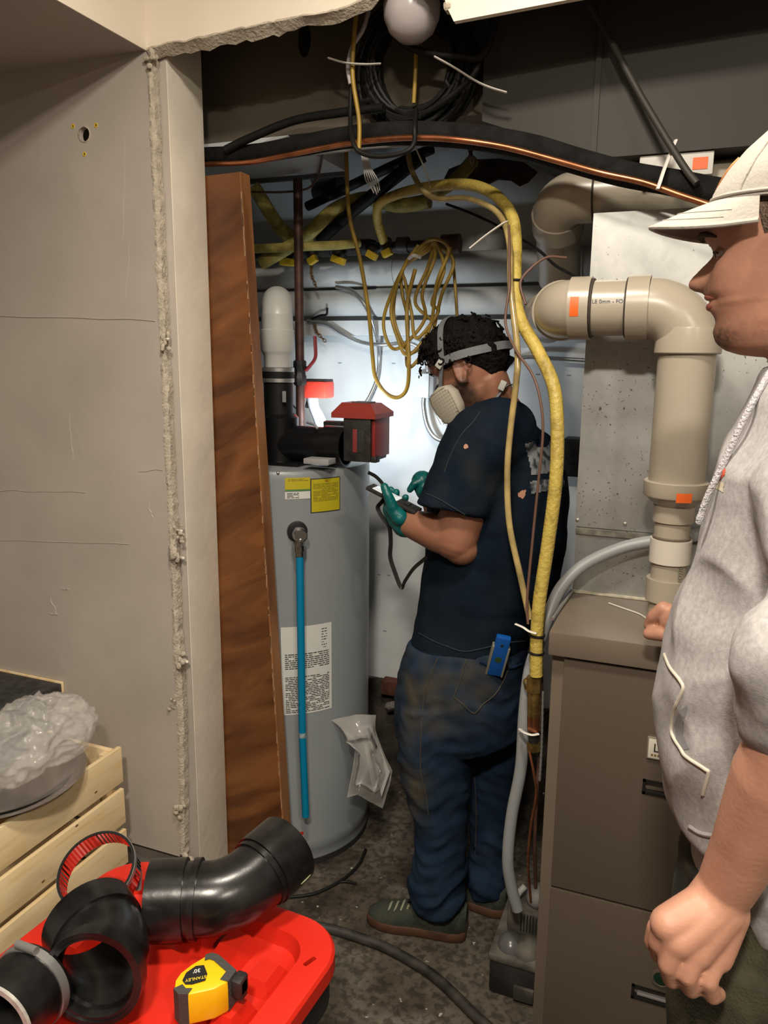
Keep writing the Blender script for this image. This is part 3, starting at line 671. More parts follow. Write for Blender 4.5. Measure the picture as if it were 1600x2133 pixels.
# gas manifold
mf = thing('gas_manifold', P(750, 520, 2.45), 'black iron gas manifold with a row of yellow valve handles', 'manifold')
MB().tube(pts3([(500, 530, 2.45), (950, 508, 2.45)]), 0.017, 16, sm=0).build('header_pipe', M_BLKIRON, mf)
MB().tube(pts3([(922, 509, 2.45), (958, 507, 2.45)]), 0.030, 16, sm=0).build('end_cap', M_IRON, mf)
for (px, py, w, a) in ((598, 546, 30, .1), (606, 545, 24, .2), (651, 541, 20, -.5), (705, 541, 30, .35), (775, 531, 22, .5), (806, 526, 20, -.4)):
    c = P(px, py - 14, 2.43); 
    v = MB().cyl(P(px, py - 26, 2.45), P(px, py - 2, 2.43), 0.016, 12).ball(c, (.022, .022, .018), 12, 8).build('valve', M_BLKIRON, mf)
    c = P(px, py, 2.41); M_ = Matrix.Translation(c) @ Matrix.Rotation(a, 4, 'Y')
    MB().bbox((-w*.0008, -.012, -.012), (w*.0008, .012, .010), .003, M_).build('valve_handle', M_YHANDLE, v)
for px in (560, 630, 680, 735, 760, 840): MB().tube(pts3([(px - 11, 525 - (px-560)*.05, 2.45), (px + 11, 524 - (px-560)*.05, 2.45)]), 0.026, 12, sm=0).build('tee_fitting', M_BLKIRON, mf)
# gas hoses
hose('gas_hose', 'long yellow gas hose arching over and dropping beside the furnace', 'gas hose',
     [(800, 505, 2.42), (786, 456, 2.37), (792, 424, 2.312), (828, 405, 2.28), (884, 391, 2.18), (965, 384, 2.08), (1022, 400, 2.0), (1060, 438, 1.94), (1074, 490, 1.9), (1074, 611, 1.82), (1085, 667, 1.78), (1119, 728, 1.74), (1152, 800, 1.7), (1161, 880, 1.68), (1158, 1000, 1.66), (1142, 1130, 1.65), (1124, 1250, 1.64), (1118, 1330, 1.635), (1117, 1408, 1.63)],
     0.0148, M_YEL, rib=0.0005, ribstep=0.006, n=14)
hose('gas_hose', 'dusty yellow gas hose curving down behind the wood panel top', 'gas hose', [(527, 388, 2.26), (537, 402, 2.27), (560, 440, 2.31), (590, 482, 2.35), (622, 497, 2.385), (650, 500, 2.415)], 0.022, M_YELD)
hose('gas_hose', 'dusty yellow gas hose rising to the right from the manifold', 'gas hose', [(545, 548, 2.32), (600, 515, 2.325), (645, 484, 2.335), (697, 437, 2.36), (762, 414, 2.38), (830, 428, 2.38), (895, 419, 2.37)], 0.022, M_YELD)
hose('gas_hose', 'straight pale yellow gas hose lying level along the manifold', 'gas hose', [(500, 520, 2.27), (560, 517, 2.275), (640, 513, 2.29), (700, 511, 2.34), (748, 506, 2.405)], 0.0145, M_YELD)
hose('gas_hose', 'short yellow gas hose slanting up beside the rusty chain', 'gas hose', [(905, 402, 2.3), (945, 378, 2.35), (985, 335, 2.42)], 0.02, M_YELD)
hose('amber_tube', 'narrow amber drain tube hanging beside the yellow gas hose', 'tube', [(850, 318, 2.1), (858, 355, 2.08), (880, 395, 2.04), (912, 414, 2.0), (975, 414, 1.95), (1035, 442, 1.895), (1060, 500, 1.845), (1064, 600, 1.785), (1078, 730, 1.735), (1075, 800, 1.72), (1064, 890, 1.71), (1057, 980, 1.7), (1061, 1090, 1.69), (1084, 1200, 1.67), (1104, 1290, 1.655)], 0.0072, M_TUBE, n=12)
hose('brown_wire', 'thin brown wire dangling in front of the man in the navy shirt', 'wire', [(1060, 470, 1.848), (1061, 508, 1.820), (1061, 545, 1.798), (1061, 600, 1.767), (1053, 672, 1.752), (1074, 728, 1.721), (1108, 778, 1.69), (1125, 830, 1.67), (1131, 900, 1.66), (1121, 1010, 1.655), (1111, 1110, 1.65), (1098, 1250, 1.635), (1100, 1300, 1.625)], 0.003, M_BRN)
hose('black_wire', 'thin dark wire sloping to the galvanised plenum', 'wire', [(930, 425, 2.2), (985, 446, 2.15), (1045, 475, 2.1), (1120, 520, 2.0), (1160, 555, 1.93), (1217, 584, 1.86)], 0.0038, M_BLK)
hose('brown_wire', 'short brown wire bent like a branch over the gas hose', 'wire', [(1180, 537, 1.86), (1140, 536, 1.84), (1105, 560, 1.82), (1084, 590, 1.81), (1095, 634, 1.80)], 0.0032, M_BRN)
hose('black_wire', 'black wire running level from the panel top to the duct', 'wire', [(525, 400, 2.232), (590, 400, 2.25), (640, 393, 2.275), (660, 372, 2.282), (668, 345, 2.18), (672, 322, 2.065)], 0.0035, M_BRN)
# ochre cord, hanging loop and coil
hose('ochre_cord', 'ochre cord hanging in one long loop over the white wall', 'cord', [(721, 300, 2.2), (722, 345, 2.2), (728, 450, 2.22), (750, 540, 2.24), (768, 650, 2.26), (776, 740, 2.27), (782, 785, 2.27), (802, 817, 2.27), (828, 828, 2.28), (848, 808, 2.28), (852, 750, 2.28), (848, 640, 2.3), (865, 560, 2.3)], 0.0062, M_CORD)
cp = []
loops = [(815, 640, 935, 520, 850, 740), (845, 590, 925, 560, 868, 705), (800, 660, 905, 540, 840, 720), (838, 610, 945, 545, 850, 765), (820, 640, 890, 560, 860, 735)]
for i, (lx, ly, rx_, ry_, bx_, by_) in enumerate(loops):
    d = 2.31 + 0.008*i
    cp += [(872 + 5*i, 510 + 3*i, d), (840, 560, d), (lx, ly, d + .01), (lx + 12, ly + 60, d), (bx_, by_, d - .01), (bx_ + 45, by_ - 55, d + .012), (rx_ - 25, ry_ + 70, d), (rx_, ry_, d + .006), (905, 498 + 4*i, d)]
hose('cord_coil', 'bundled coil of ochre cord hanging from the manifold end', 'cord', cp, 0.0055, M_CORD, sm=10)
hose('ochre_cord', 'ochre cord end dropping from the manifold end cap', 'cord', [(938, 515, 2.4), (945, 560, 2.4), (950, 620, 2.39), (953, 680, 2.38)], 0.005, M_CORD)
hose('cable_tie', 'white cable tie round the ochre cord coil', 'cable tie', [(852, 538, 2.29), (862, 532, 2.27), (876, 536, 2.29)], 0.005, M_ZIP, 'white cable ties')
# armoured cables on the back wall
AC = 'armoured cables on the back wall'
hose('armoured_cable', 'armoured cable looping from the upper pipe down past the cord', 'cable', [(700, 597, 2.535), (735, 607, 2.524), (763, 640, 2.522), (782, 690, 2.564), (790, 740, 2.632), (785, 790, 2.63), (765, 835, 2.6), (750, 850, 2.58)], 0.0075, M_STEELFLEX, AC, rib=0.0012, ribstep=0.008)
hose('armoured_cable', 'armoured cable sagging across the bright part of the white wall', 'cable', [(640, 668, 2.565), (680, 674, 2.566), (715, 695, 2.568), (755, 713, 2.576), (800, 718, 2.573), (850, 714, 2.61), (880, 732, 2.62), (892, 775, 2.62)], 0.0075, M_STEELFLEX, AC, rib=0.0012, ribstep=0.008)
hose('armoured_cable', 'armoured cable curving below the white electrical box', 'cable', [(883, 828, 2.61), (883, 850, 2.61), (890, 885, 2.61), (905, 910, 2.61), (930, 920, 2.61), (960, 925, 2.61)], 0.009, M_STEELFLEX, AC, rib=0.0012, ribstep=0.008)
hose('armoured_cable', 'armoured cable pair leading level to the galvanised plenum', 'cable', [(1020, 775, 2.6), (1060, 752, 2.6), (1100, 744, 2.6), (1160, 747, 2.6), (1225, 751, 2.6)], 0.0075, M_STEELFLEX, AC, rib=0.0012, ribstep=0.008)
hose('cable_clamp', 'small dark wire clamp above the bright wall', 'clamp', [(650, 664, 2.558), (668, 657, 2.53), (680, 655, 2.525), (682, 641, 2.525)], 0.004, M_BLK)
bx = thing('electrical_box', P(888, 828, 2.6), 'small white electrical box on the wall beside the masked man', 'electrical box')
a = P(874, 828, YB); b = P(902, 778, YB)
MB().bbox((a.x, YB - 0.045, a.z), (b.x, YB - .0005, b.z), .003).build('box_body', mat('box_white', (0.7, 0.72, 0.72), 0.5), bx)
MB().bbox((b.x, YB - 0.04, a.z + .006), (b.x + .016, YB - .005, b.z - .006), .002).build('switch_side', mat('box_grey', (0.25, 0.25, 0.25), 0.5), bx)
MB().ball((a.x + .012, YB - .046, b.z - .012), (.003, .002, .006), 8, 5).build('knockout', M_INK, bx)
a = P(1168, 992, YB - .1); b = P(1215, 916, YB - .1)
bk = thing('black_box', (a.x, YB - .06, a.z), 'matt black box on the back wall behind the navy shirt', 'electrical box')
MB().bbox((a.x, YB - 0.1, a.z), (b.x, YB - .0005, b.z), .004).build('box_body', M_BLKIRON, bk); MB().bbox((a.x + .006, YB - 0.104, a.z + .006), (b.x - .006, YB - .1005, b.z - .006), .002).build('cover', M_BLKIRON, bk)
# chains
def chain(label, l, mt, n):
    path = smooth_path(pts3(l), 12); t = thing('hanging_chain', path[-1], label, 'chain', 'hanging chains'); 
    for i in range(n):
        k = i/(n-1)*(len(path)-1); a = int(min(k, len(path)-2)); p = path[a].lerp(path[a+1], k-a); d = (path[a+1]-path[a]).normalized()
        u, w = frame(d); ax = u if i % 2 else w
        mb = MB(); sd = d.cross(ax)
        ring = [p + d*(.0085*cos(2*pi*q/12)) + sd*(.005*sin(2*pi*q/12)) for q in range(13)]
        mb.tube(ring, .0017, 6, sm=0); mb.build('chain_link', mt, t)
M_CHAIN = mat('rusty_chain', (0.22, 0.12, 0.05), 0.5, 0.6)
chain('small rusty chain hanging below the manifold', [(650, 552, 2.44), (649, 572, 2.44), (658, 596, 2.44)], M_CHAIN, 9)
chain('small brass chain end against the bright wall', [(655, 675, 2.568), (660, 692, 2.57), (676, 709, 2.572)], M_CHAIN, 8)
chain('dark chain between the cable coil and the black insulated line', [(955, 222, 2.1), (966, 245, 2.1), (972, 268, 2.1)], M_IRON, 8)
chain('dark chain below the black insulated line', [(980, 306, 2.12), (981, 325, 2.12), (984, 342, 2.12)], M_IRON, 7)

# black insulated refrigerant line with bare copper line below it
IL = [(380, 330, 1.905), (430, 326, 1.900), (520, 322, 1.895), (620, 305, 1.885), (720, 287, 1.86), (820, 278, 1.815), (900, 279, 1.802), (990, 286, 1.802), (1100, 305, 1.808), (1200, 335, 1.80), (1300, 362, 1.79), (1400, 380, 1.785), (1500, 400, 1.78), (1640, 420, 1.775), (1900, 440, 1.775), (2300, 430, 1.80)]
hose('insulated_line', 'thick black foam insulated line crossing under the ducts', 'pipe', IL, [0.023, 0.024, 0.026, 0.027, 0.027, 0.026, 0.028, 0.028], M_FOAM, n=16)
hose('copper_line', 'thin bare copper line slung under the black insulated line', 'pipe', [(380, 345, 1.875), (440, 342, 1.869), (520, 338, 1.863), (600, 323, 1.856), (700, 303, 1.838), (800, 290, 1.788), (870, 287, 1.771), (950, 291, 1.768), (1050, 306, 1.776), (1150, 332, 1.772), (1250, 360, 1.755), (1340, 380, 1.748), (1430, 411, 1.74), (1560, 450, 1.735), (1700, 470, 1.735), (2000, 480, 1.75)], 0.0068, M_COPPER)
hose('black_hose', 'black hose slanting up from the insulated line to the cable coil', 'hose', [(470, 312, 1.863), (520, 288, 1.868), (610, 252, 1.872), (700, 236, 1.85), (800, 224, 1.835)], 0.0105, M_BLK)
hose('white_wire', 'grey wire under the insulated line', 'wire', [(560, 330, 1.99), (680, 318, 1.95), (800, 305, 1.93), (930, 300, 1.90)], 0.004, mat('pale_wire', (.35, .36, .36), .5))
hose('cable_tie', 'long white cable tie strapped round the insulated line near the cap brim', 'cable tie', [(1370, 394, 1.73), (1376, 376, 1.735), (1384, 352, 1.748), (1398, 316, 1.787), (1408, 292, 1.8)], 0.005, M_ZIP, 'white cable ties', flat=0.5)
hose('diagonal_rod', 'dark rod slanting across the grey trunk duct', 'rod', [(1228, 10, 1.83), (1260, 62, 1.825), (1335, 200, 1.80), (1420, 340, 1.755), (1452, 382, 1.74)], 0.0075, mat('dark_green_rod', (.028, .026, .02), .6), sm=4)
hose('black_pipe', 'black insulated pipe slanting up behind the yellow hoses', 'pipe', [(668, 498, 2.43), (745, 432, 2.33), (838, 358, 2.288), (880, 325, 2.28)], 0.02, M_BLK)
hose('black_pipe', 'rough dark pipe crossing high behind the ochre cord', 'pipe', [(640, 430, 2.52), (720, 392, 2.5), (820, 345, 2.46), (900, 310, 2.42)], 0.016, M_BLKIRON)
hose('black_pipe', 'fat dark pipe stub high above the manifold', 'pipe', [(664, 400, 2.64), (690, 396, 2.605), (712, 386, 2.59)], 0.034, M_BLKIRON)
# bundle of thin white wires
for k in range(6):
    hose('white_wire', 'thin white wire from the frayed bunch under the insulated line', 'wire', [(752 + k*2, 318, 2.0), (758 + 3*k, 350, 2.0), (762 + 5*k, 375, 2.0), (776 + 3*k, 395 + (k*7) % 11, 2.0)], 0.0016, mat('white_wire', (.6, .6, .58), .5), 'frayed thin white wires', n=6)
hose('cable_tie', 'white cable tie tail hanging from the gas hose arch', 'cable tie', [(866, 308, 2.05), (880, 340, 2.05), (892, 372, 2.05), (896, 388, 2.04)], 0.004, M_ZIP, 'white cable ties', flat=0.5)
hose('cable_tie', 'white cable tie tail sticking down left from the yellow gas hose', 'cable tie', [(978, 518, 1.84), (1010, 492, 1.85), (1044, 468, 1.86), (1056, 462, 1.87)], 0.0055, M_ZIP, 'white cable ties', flat=0.45)
for (px, py, yy, r, lab) in ((1074, 584, 1.835, .018, 'black cable tie round the yellow hose by the lower PVC bend'), (1118, 1322, 1.635, .0175, 'upper black tie round the yellow hose end'), (1117, 1358, 1.635, .0175, 'lower black tie round the yellow hose end')):
    c = P(px, py, yy); tag(MB().torus(c, (0.05, 0, 1), r - .001, .0028, 24, 8).build('hose_tie', M_BLK), lab, 'cable tie')
# black cable coil
cc = P(868, 142, 1.885); rr = random.Random(11); path = []
Rm = 0.118
for i in range(30*28):
    a = 2*pi*i/28 + pi/2; turn = i/28
    jit = 0.03*sin(turn*2.39) + 0.012*sin(turn*5.1)
    R = Rm + 0.0165*((turn*1.7) % 3 - 1.5) + 0.006*sin(a*2 + turn)
    path.append(cc + Vector((R*cos(a)*1.0, jit*0.7 - 0.01 - 0.012*sin(a), R*1.02*sin(a) + 0.008*cos(turn*1.9))))
coil = tag(MB().tube(path, 0.0062, 8, sm=0).build('cable_coil', M_BLK), 'big coil of black cable hanging under the tan duct', 'cable coil')
hose('black_cable', 'black cable tail dropping from the coil to a small loop', 'cable', [(738, 100, 1.822), (732, 180, 1.818), (730, 250, 1.8), (735, 295, 1.757), (752, 318, 1.75), (790, 326, 1.75), (840, 318, 1.75), (862, 300, 1.755), (864, 268, 1.755), (865, 250, 1.778), (866, 236, 1.82), (867, 228, 1.85)], 0.0055, M_BLK)
hose('black_cable', 'black cable looping off the right of the coil', 'cable', [(1038, 25, 1.822), (1020, 90, 1.814), (998, 120, 1.811), (960, 118, 1.811), (900, 112, 1.811), (850, 96, 1.815), (810, 60, 1.825)], 0.008, M_BLK)
hose('black_cable', 'black cable descending from the header to the coil right side', 'cable', [(1035, 20, 1.845), (1005, 95, 1.836), (990, 150, 1.822), (940, 200, 1.828), (880, 240, 1.848)], 0.007, M_BLK)
hose('ochre_cord', 'ochre wire running straight up past the black coil', 'cord', [(745, 10, 1.79), (738, 75, 1.79), (735, 160, 1.792), (748, 250, 1.797), (748, 310, 1.795)], 0.0052, M_CORD)
hose('ochre_cord', 'ochre wire hanging inside the black coil', 'cord', [(868, 80, 1.853), (866, 140, 1.853), (862, 215, 1.858)], 0.005, M_CORD)
hose('white_wire', 'white wire curving beside the black coil', 'wire', [(772, 8, 1.803), (757, 60, 1.803), (733, 100, 1.804), (725, 140, 1.806), (730, 175, 1.808)], 0.005, mat('pale_lilac_wire', (.45, .42, .42), .5))
hose('cable_tie', 'white cable tie round the left of the black coil', 'cable tie', [(685, 121, 1.79), (720, 131, 1.778), (760, 134, 1.783), (792, 133, 1.81)], 0.005, M_ZIP, 'white cable ties', flat=0.45)
hose('cable_tie', 'white cable tie round the right of the black coil', 'cable tie', [(905, 118, 1.793), (945, 140, 1.8), (990, 168, 1.8), (1020, 182, 1.8), (1056, 193, 1.805)], 0.005, M_ZIP, 'white cable ties', flat=0.45)
# globe lamp (off)
gb = P(858, 14, 1.755); gl = thing('globe_bulb', gb + Vector((0, 0, -.075)), 'large unlit white globe bulb under the broken header', 'light bulb')
MB().lathe([(0.002, -0.073), (0.028, -0.067), (0.049, -0.050), (0.061, -0.024), (0.063, 0.0), (0.056, 0.033), (0.037, 0.062), (0.026, 0.08)], gb, (0, 0, 1), 32).build('glass_globe', mat('frosted_globe', (.46, .42, .42), .22, spec=.6), gl, smooth=60)
MB().lathe([(0.027, 0.078), (0.032, 0.082), (0.036, 0.13), (0.05, 0.14), (0.05, 0.2)], gb, (0, 0, 1), 24).build('lamp_socket', mat('porcelain', (.6, .58, .54), .3), gl)
# dark torn opening in the plaster, stood in for by a flat brown board
hp_ = [(935, 352), (985, 332), (1040, 330), (1092, 338), (1118, 356), (1098, 378), (1080, 386), (1062, 374), (1035, 372), (1010, 384), (980, 380), (950, 374), (925, 372)]
mb = MB().prism([P(a, b, 2.52) for a, b in hp_], (0, 0.02, 0)); tag(mb.build('dark_hole_board', mat('dark_hole_brown', (.05, .034, .026), .9, var=.4, vscale=20), smooth=0), 'dark board standing in for a torn plaster hole above the yellow gas hose arch', 'board')

# ------------------------------------------------------------------ PVC of the furnace
def elbow_pts(a, c, b, R, n=9):
    """polyline a -> fillet at c -> b"""
    a, c, b = Vector(a), Vector(c), Vector(b); d1 = (a - c).normalized(); d2 = (b - c).normalized()
    ang = d1.angle(d2); L = R / math.tan(ang/2); p1 = c + d1*L; p2 = c + d2*L
    bis = (d1 + d2).normalized(); cen = c + bis * (R / sin(ang/2)); out = []
    for i in range(n + 1):
        t = i/n; v1 = p1 - cen; v2 = p2 - cen; th = v1.angle(v2); out.append(cen + (v1*sin((1-t)*th) + v2*sin(t*th)) / sin(th))
    return out
VY = 1.715
vb = P(1389, 1275, VY); VX = P(1392, 1200, VY).x
pv = thing('flue_pipe', (VX, VY, FZ + .001), 'cream PVC flue pipe with elbow rising from the furnace top', 'pipe')
def zv(py): return P(1400, py, VY).z
vtop = P(1400, 640, VY); hz = vtop.z
R4 = 0.0565
def ring_v(name, z0, z1, r, mt=M_PVC, r0=None):
    return MB().lathe([(r, 0), (r, z1 - z0)] if r0 is None else [(r0, 0), (r, z1 - z0)], (VX, VY, z0), (0, 0, 1), 40).build(name, mt, pv)
ring_v('lower_pipe', FZ + .0012, zv(1052), 0.0365)
ring_v('base_collar', zv(1285), zv(1262), 0.034, M_BLK)
ring_v('lower_coupling', zv(1250), zv(1205), 0.0445)
ring_v('white_coupling', zv(1170), zv(1122), 0.0425, M_PVCW)
MB().torus((VX, VY, zv(1118)), (0, 0, 1), 0.037, 0.0025, 30, 8).build('sealant_ring', mat('brown_sealant', (.14, .11, .08), .7), pv)
ring_v('reducer_neck', zv(1085), zv(1050), 0.0415)
MB().lathe([(0.0415, 0), (0.0415, .002), (0.0635, zv(1030) - zv(1052))], (VX, VY, zv(1052)), (0, 0, 1), 40).build('reducer_cone', M_PVC, pv)
MB().lathe([(0.0635, 0), (0.065, .003), (0.065, zv(1002) - zv(1032)), (0.0625, zv(1000) - zv(1032))], (VX, VY, zv(1032)), (0, 0, 1), 40).build('reducer_bell', M_PVC, pv)
ring_v('riser', zv(1002), zv(735), R4)
MB().lathe([(0.0635, 0), (0.065, .002), (0.065, zv(682) - zv(735) - .002), (0.0645, zv(682) - zv(735))], (VX, VY, zv(737)), (0, 0, 1), 40).build('elbow_hub', M_PVC, pv)
hx = P(1310, 640, VY).x
MB().tube(elbow_pts((VX, VY, zv(690)), (VX, VY, hz), (hx + .0, VY, hz), 0.082, 12), 0.0605, 40, sm=0).build('elbow', M_PVC, pv, smooth=50)
MB().tube([(VX - .08, VY, hz), (hx - .002, VY, hz)], 0.065, 40, sm=0).build('elbow_hub', M_PVC, pv)
hx2 = P(1232, 640, VY).x
MB().tube([(hx + .01, VY, hz), (hx2 - .01, VY, hz)], R4, 40, sm=0).build('level_pipe', M_PVC, pv)
for q in (hx - .003, hx2 + .003): MB().torus((q, VY, hz), (1, 0, 0), R4 + .002, .003, 36, 8).build('seam_ring', mat('dark_seam', (.05, .04, .03), .7), pv)
hx3 = P(1190, 640, VY).x; hx4 = P(1165, 640, VY).x
MB().tube([(hx2, VY, hz), (hx3, VY, hz)], 0.065, 40, sm=0).build('end_hub', M_PVC, pv)
MB().tube(elbow_pts((hx3 + .01, VY, hz), (hx4 - 0.005, VY, hz), (hx4 - 0.005, VY + .2, hz), 0.07, 12) , 0.0605, 40, sm=0).build('rear_elbow', M_PVC, pv, smooth=50)
MB().tube([(hx4 - 0.005, VY + .06, hz), (hx4 - 0.005, VY + .10, hz)], 0.065, 40, sm=0).build('rear_hub', M_PVC, pv)
MB().tube([(hx4 - 0.005, VY + .095, hz), (hx4 - 0.03, VY + .16, hz), (hx4 - 0.10, VY + .35, hz), (hx4 - 0.16, YB - .14, hz)], R4, 32, sm=4).build('rear_run', M_PVC, pv)
# printing and stickers wrapped on the pipe
def wrap_h(name, x0, x1, a0, a1, r, mt, n=8):
    rr_ = [[Vector((xx, VY - r*cos(a0 + (a1-a0)*i/n), hz + r*sin(a0 + (a1-a0)*i/n))) for i in range(n+1)] for xx in (x0, x1)]
    return MB().loft(rr_, cap=False, closed=False).build(name, mt, pv)
st_ = wrap_h('orange_sticker', P(1188, 640, VY - R4).x, P(1206, 640, VY - R4).x, -.30, .30, .0655, M_ORANGE)
text('LE 0mm - FOLLO', 0.0112, Vector((P(1233, 626, VY - R4).x, VY - R4 + .0002, P(1236, 634, VY - R4).z + .002)), (1, 0, 0), (0, -0.18, 1), mat('blue_grey_print', (.12, .15, .19), .6), 'lettering', pv, .0003)
a = 0.33; 
mb = MB(); zc0, zc1 = zv(1036), zv(1017)
mb.loft([[Vector((VX + .0656*sin(q*.08 + .05), VY - .0656*cos(q*.08 + .05), zz)) for q in range(7)] for zz in (zc0, zc1)], cap=False, closed=False); sk = mb.build('orange_sticker', M_ORANGE, pv)
text('OLLOW MAN', 0.012, Vector((VX + .020, VY - .0375*cos(.55) - .0012, zv(1168))), (0, 0, -1), (1, .4, 0), mat('green_grey_print', (.18, .20, .14), .6), 'lettering', pv, .0003)
# upper PVC bend
U = thing('intake_pipe', P(1190, 520, 2.0), 'cream PVC bend high beside the grey trunk duct', 'pipe')
uy = 2.02; uc = P(1180, 400, uy); ue = P(1235, 398, uy)
uz = (zt + tb.z)/2
MB().tube([(ue.x, uy - .06, uz), (PX0 + .5, uy - .06, uz)], 0.0565, 36, sm=0).build('level_pipe', M_PVC, U)
MB().tube([(ue.x - .03, uy - .06, uz), (ue.x + .012, uy - .06, uz)], 0.0612, 36, sm=0).build('hub', M_PVC, U)
MB().torus((ue.x + .013, uy - .06, uz), (1, 0, 0), .0585, .003, 36, 8).build('seam_ring', MATS['dark_seam'], U)
cpt = Vector((uc.x - .01, uy - .06, uz)); dwn = Vector((-.035, .30, -.17))
ep = elbow_pts(Vector((ue.x, uy - .06, uz)), cpt, cpt + dwn, 0.062, 10)
MB().tube(ep, 0.060, 36, sm=0).build('elbow', M_PVC, U, smooth=50)
e2 = ep[-1]; dn = dwn.normalized()
MB().tube([e2 - dn*.005, e2 + dn*.05], 0.064, 36, sm=0).build('hub', M_PVC, U)
MB().tube([e2 + dn*.04, e2 + dn*.26], 0.0565, 36, sm=0).build('rear_run', M_PVC, U)
mb = MB(); mb.tube([(P(1350, 380, uy).x, uy - .1178, P(1350, 374, uy - .1).z), (P(1352, 380, uy).x, uy - .1183, P(1352, 402, uy - .1).z)], .004, 6, sm=0); mb.build('glue_smear', MATS['brown_sealant'], U)
# white carton with orange sticker
wb = thing('white_carton', P(1400, 375, 1.95), 'white carton with an orange sticker above the plenum', 'carton')
a = P(1330, 374, 1.872); b = P(1488, 322, 1.872)
MB().bbox((a.x, 1.868, a.z), (b.x, 1.890, tb.z - .001), .003).build('carton_body', mat('carton_white', (.62, .60, .56), .6), wb)
a = P(1442, 354, 1.868); b = P(1476, 326, 1.868); MB().bbox((a.x, 1.8668, a.z), (b.x, 1.8682, b.z), .0002).build('orange_sticker', M_ORANGE, wb, smooth=0)
# grey conduit
hose('grey_conduit', 'fat grey conduit sweeping from the plenum over the furnace edge to the floor', 'conduit', [(1480, 1105, 1.82), (1440, 1117, 1.82), (1362, 1127, 1.82), (1290, 1143, 1.81), (1215, 1178, 1.79), (1168, 1225, 1.76), (1142, 1285, 1.72), (1122, 1340, 1.69), (1103, 1400, 1.675), (1092, 1490, 1.67), (1085, 1600, 1.67), (1066, 1700, 1.67), (1058, 1790, 1.67), (1066, 1850, 1.68), (1078, 1893, 1.69)], 0.0143, M_GREYC, n=16)
sp_ = smooth_path([PZ(1192, 1231, FZ + .0055), PZ(1178, 1250, FZ + .0055), PZ(1162, 1272, FZ + .0055), PZ(1150, 1289, FZ + .0055)], 14)
tag(MB().tube(sp_, [.005 if k % 2 else .004 for k in range(len(sp_))], 10, sm=0).build('steel_cable', M_STEELFLEX, smooth=50), 'thin braided steel cable tucked along the furnace top edge', 'cable')
tag(MB().tube([PZ(a, b, FZ + .0018) for a, b in ((1268, 1256), (1290, 1264), (1330, 1278), (1345, 1287))], .0018, 8).build('cable_tie', M_ZIP, smooth=50), 'thin white tie trailing on the furnace top', 'cable tie', 'white cable ties')
# brass union and gas drop
gd = thing('gas_drop', P(1112, 1560, 1.625), 'brass union and copper fitting below the yellow gas hose', 'pipe fitting')
cg = lambda py: P(1112, py, 1.63)
for (n_, y0_, y1_, r, mt, sides) in (('hex_nut', 1410, 1440, .0175, M_BRASS, 6), ('union_body', 1440, 1490, .0145, M_BRASS, 20), ('copper_sleeve', 1490, 1520, .015, M_COPPER, 20), ('black_nipple', 1520, 1545, .012, M_BLKIRON, 20), ('lower_nut', 1545, 1562, .016, M_BRASS, 6)):
    MB().cyl(cg(y0_), cg(y1_), r, sides).build(n_, mt, gd)
MB().tube(pts3([(1100, 1412, 1.63), (1092, 1420, 1.625), (1096, 1436, 1.625)]), .005, 8, flat=.4).build('valve_tab', M_BRASS, gd)
hose('cable_tie', 'white cable tie holding the grey conduit to the brass union', 'cable tie', [(1083, 1519, 1.635), (1092, 1526, 1.61), (1108, 1531, 1.605), (1122, 1529, 1.615)], 0.0045, M_ZIP, 'white cable ties', flat=.5)
hose('cable_tie', 'white cable tie below the yellow hose end ties', 'cable tie', [(1074, 1300, 1.63), (1090, 1307, 1.62), (1102, 1315, 1.615), (1118, 1320, 1.612)], 0.004, M_ZIP, 'white cable ties', flat=.5)
hose('copper_tube', 'thin copper tube descending along the furnace side to the pump', 'tube', [(1127, 1340, 1.662), (1128, 1450, 1.660), (1124, 1560, 1.654), (1118, 1660, 1.632), (1114, 1760, 1.62), (1116, 1850, 1.63)], 0.0042, M_IRON)
hose('copper_tube', 'copper coloured wire bowing out beside the furnace side', 'wire', [(1103, 1565, 1.615), (1112, 1610, 1.604), (1117, 1655, 1.602), (1106, 1720, 1.608), (1100, 1800, 1.62), (1106, 1880, 1.64)], 0.003, M_COPPER)
hose('steel_cable', 'thin beaded wire against the furnace side edge', 'cable', [(1131, 1440, 1.64), (1128, 1560, 1.635), (1124, 1630, 1.63)], 0.0035, M_STEELFLEX, rib=.001, ribstep=.009)
# ------------------------------------------------------------------ vent of the water heater
M_ABS = mat('black_abs', (0.006, 0.006, 0.0065), 0.30, spec=0.35, bump=0.03, bscale=20)
M_ABSD = mat('scuffed_black_abs', (0.0095, 0.0095, 0.0095), 0.26, var=0.6, vscale=25, bump=0.05, bscale=30, spec=0.45)
TY = 2.08
ht = thing('vent_elbow', P(577, 765, TY), 'off-white PVC elbow above the black rubber coupling', 'pipe')
vx_ = P(578, 700, TY).x
zq = lambda py: P(578, py, TY).z
MB().lathe([(.041, 0), (.041, zq(742) - zq(768)), (.046, zq(735) - zq(768)), (.050, zq(730) - zq(768)), (.050, zq(688) - zq(768)), (.047, zq(686) - zq(768)), (.047, zq(655) - zq(768))], (vx_, TY, zq(768)), (0, 0, 1), 36).build('hub', M_PVCG, ht)
MB().tube(elbow_pts((vx_, TY, zq(700)), (vx_, TY, zq(625)), (vx_ - .16, TY + .3, zq(625)), .07, 12) + [Vector((vx_ - .245, YB - .150, zq(625)))], .046, 36, sm=0).build('elbow', M_PVCG, ht, smooth=50)
bt = thing('black_vent_tee', (vx_ + .1, TY, TH), 'black plastic vent tee lying across the top of the water heater', 'vent pipe')
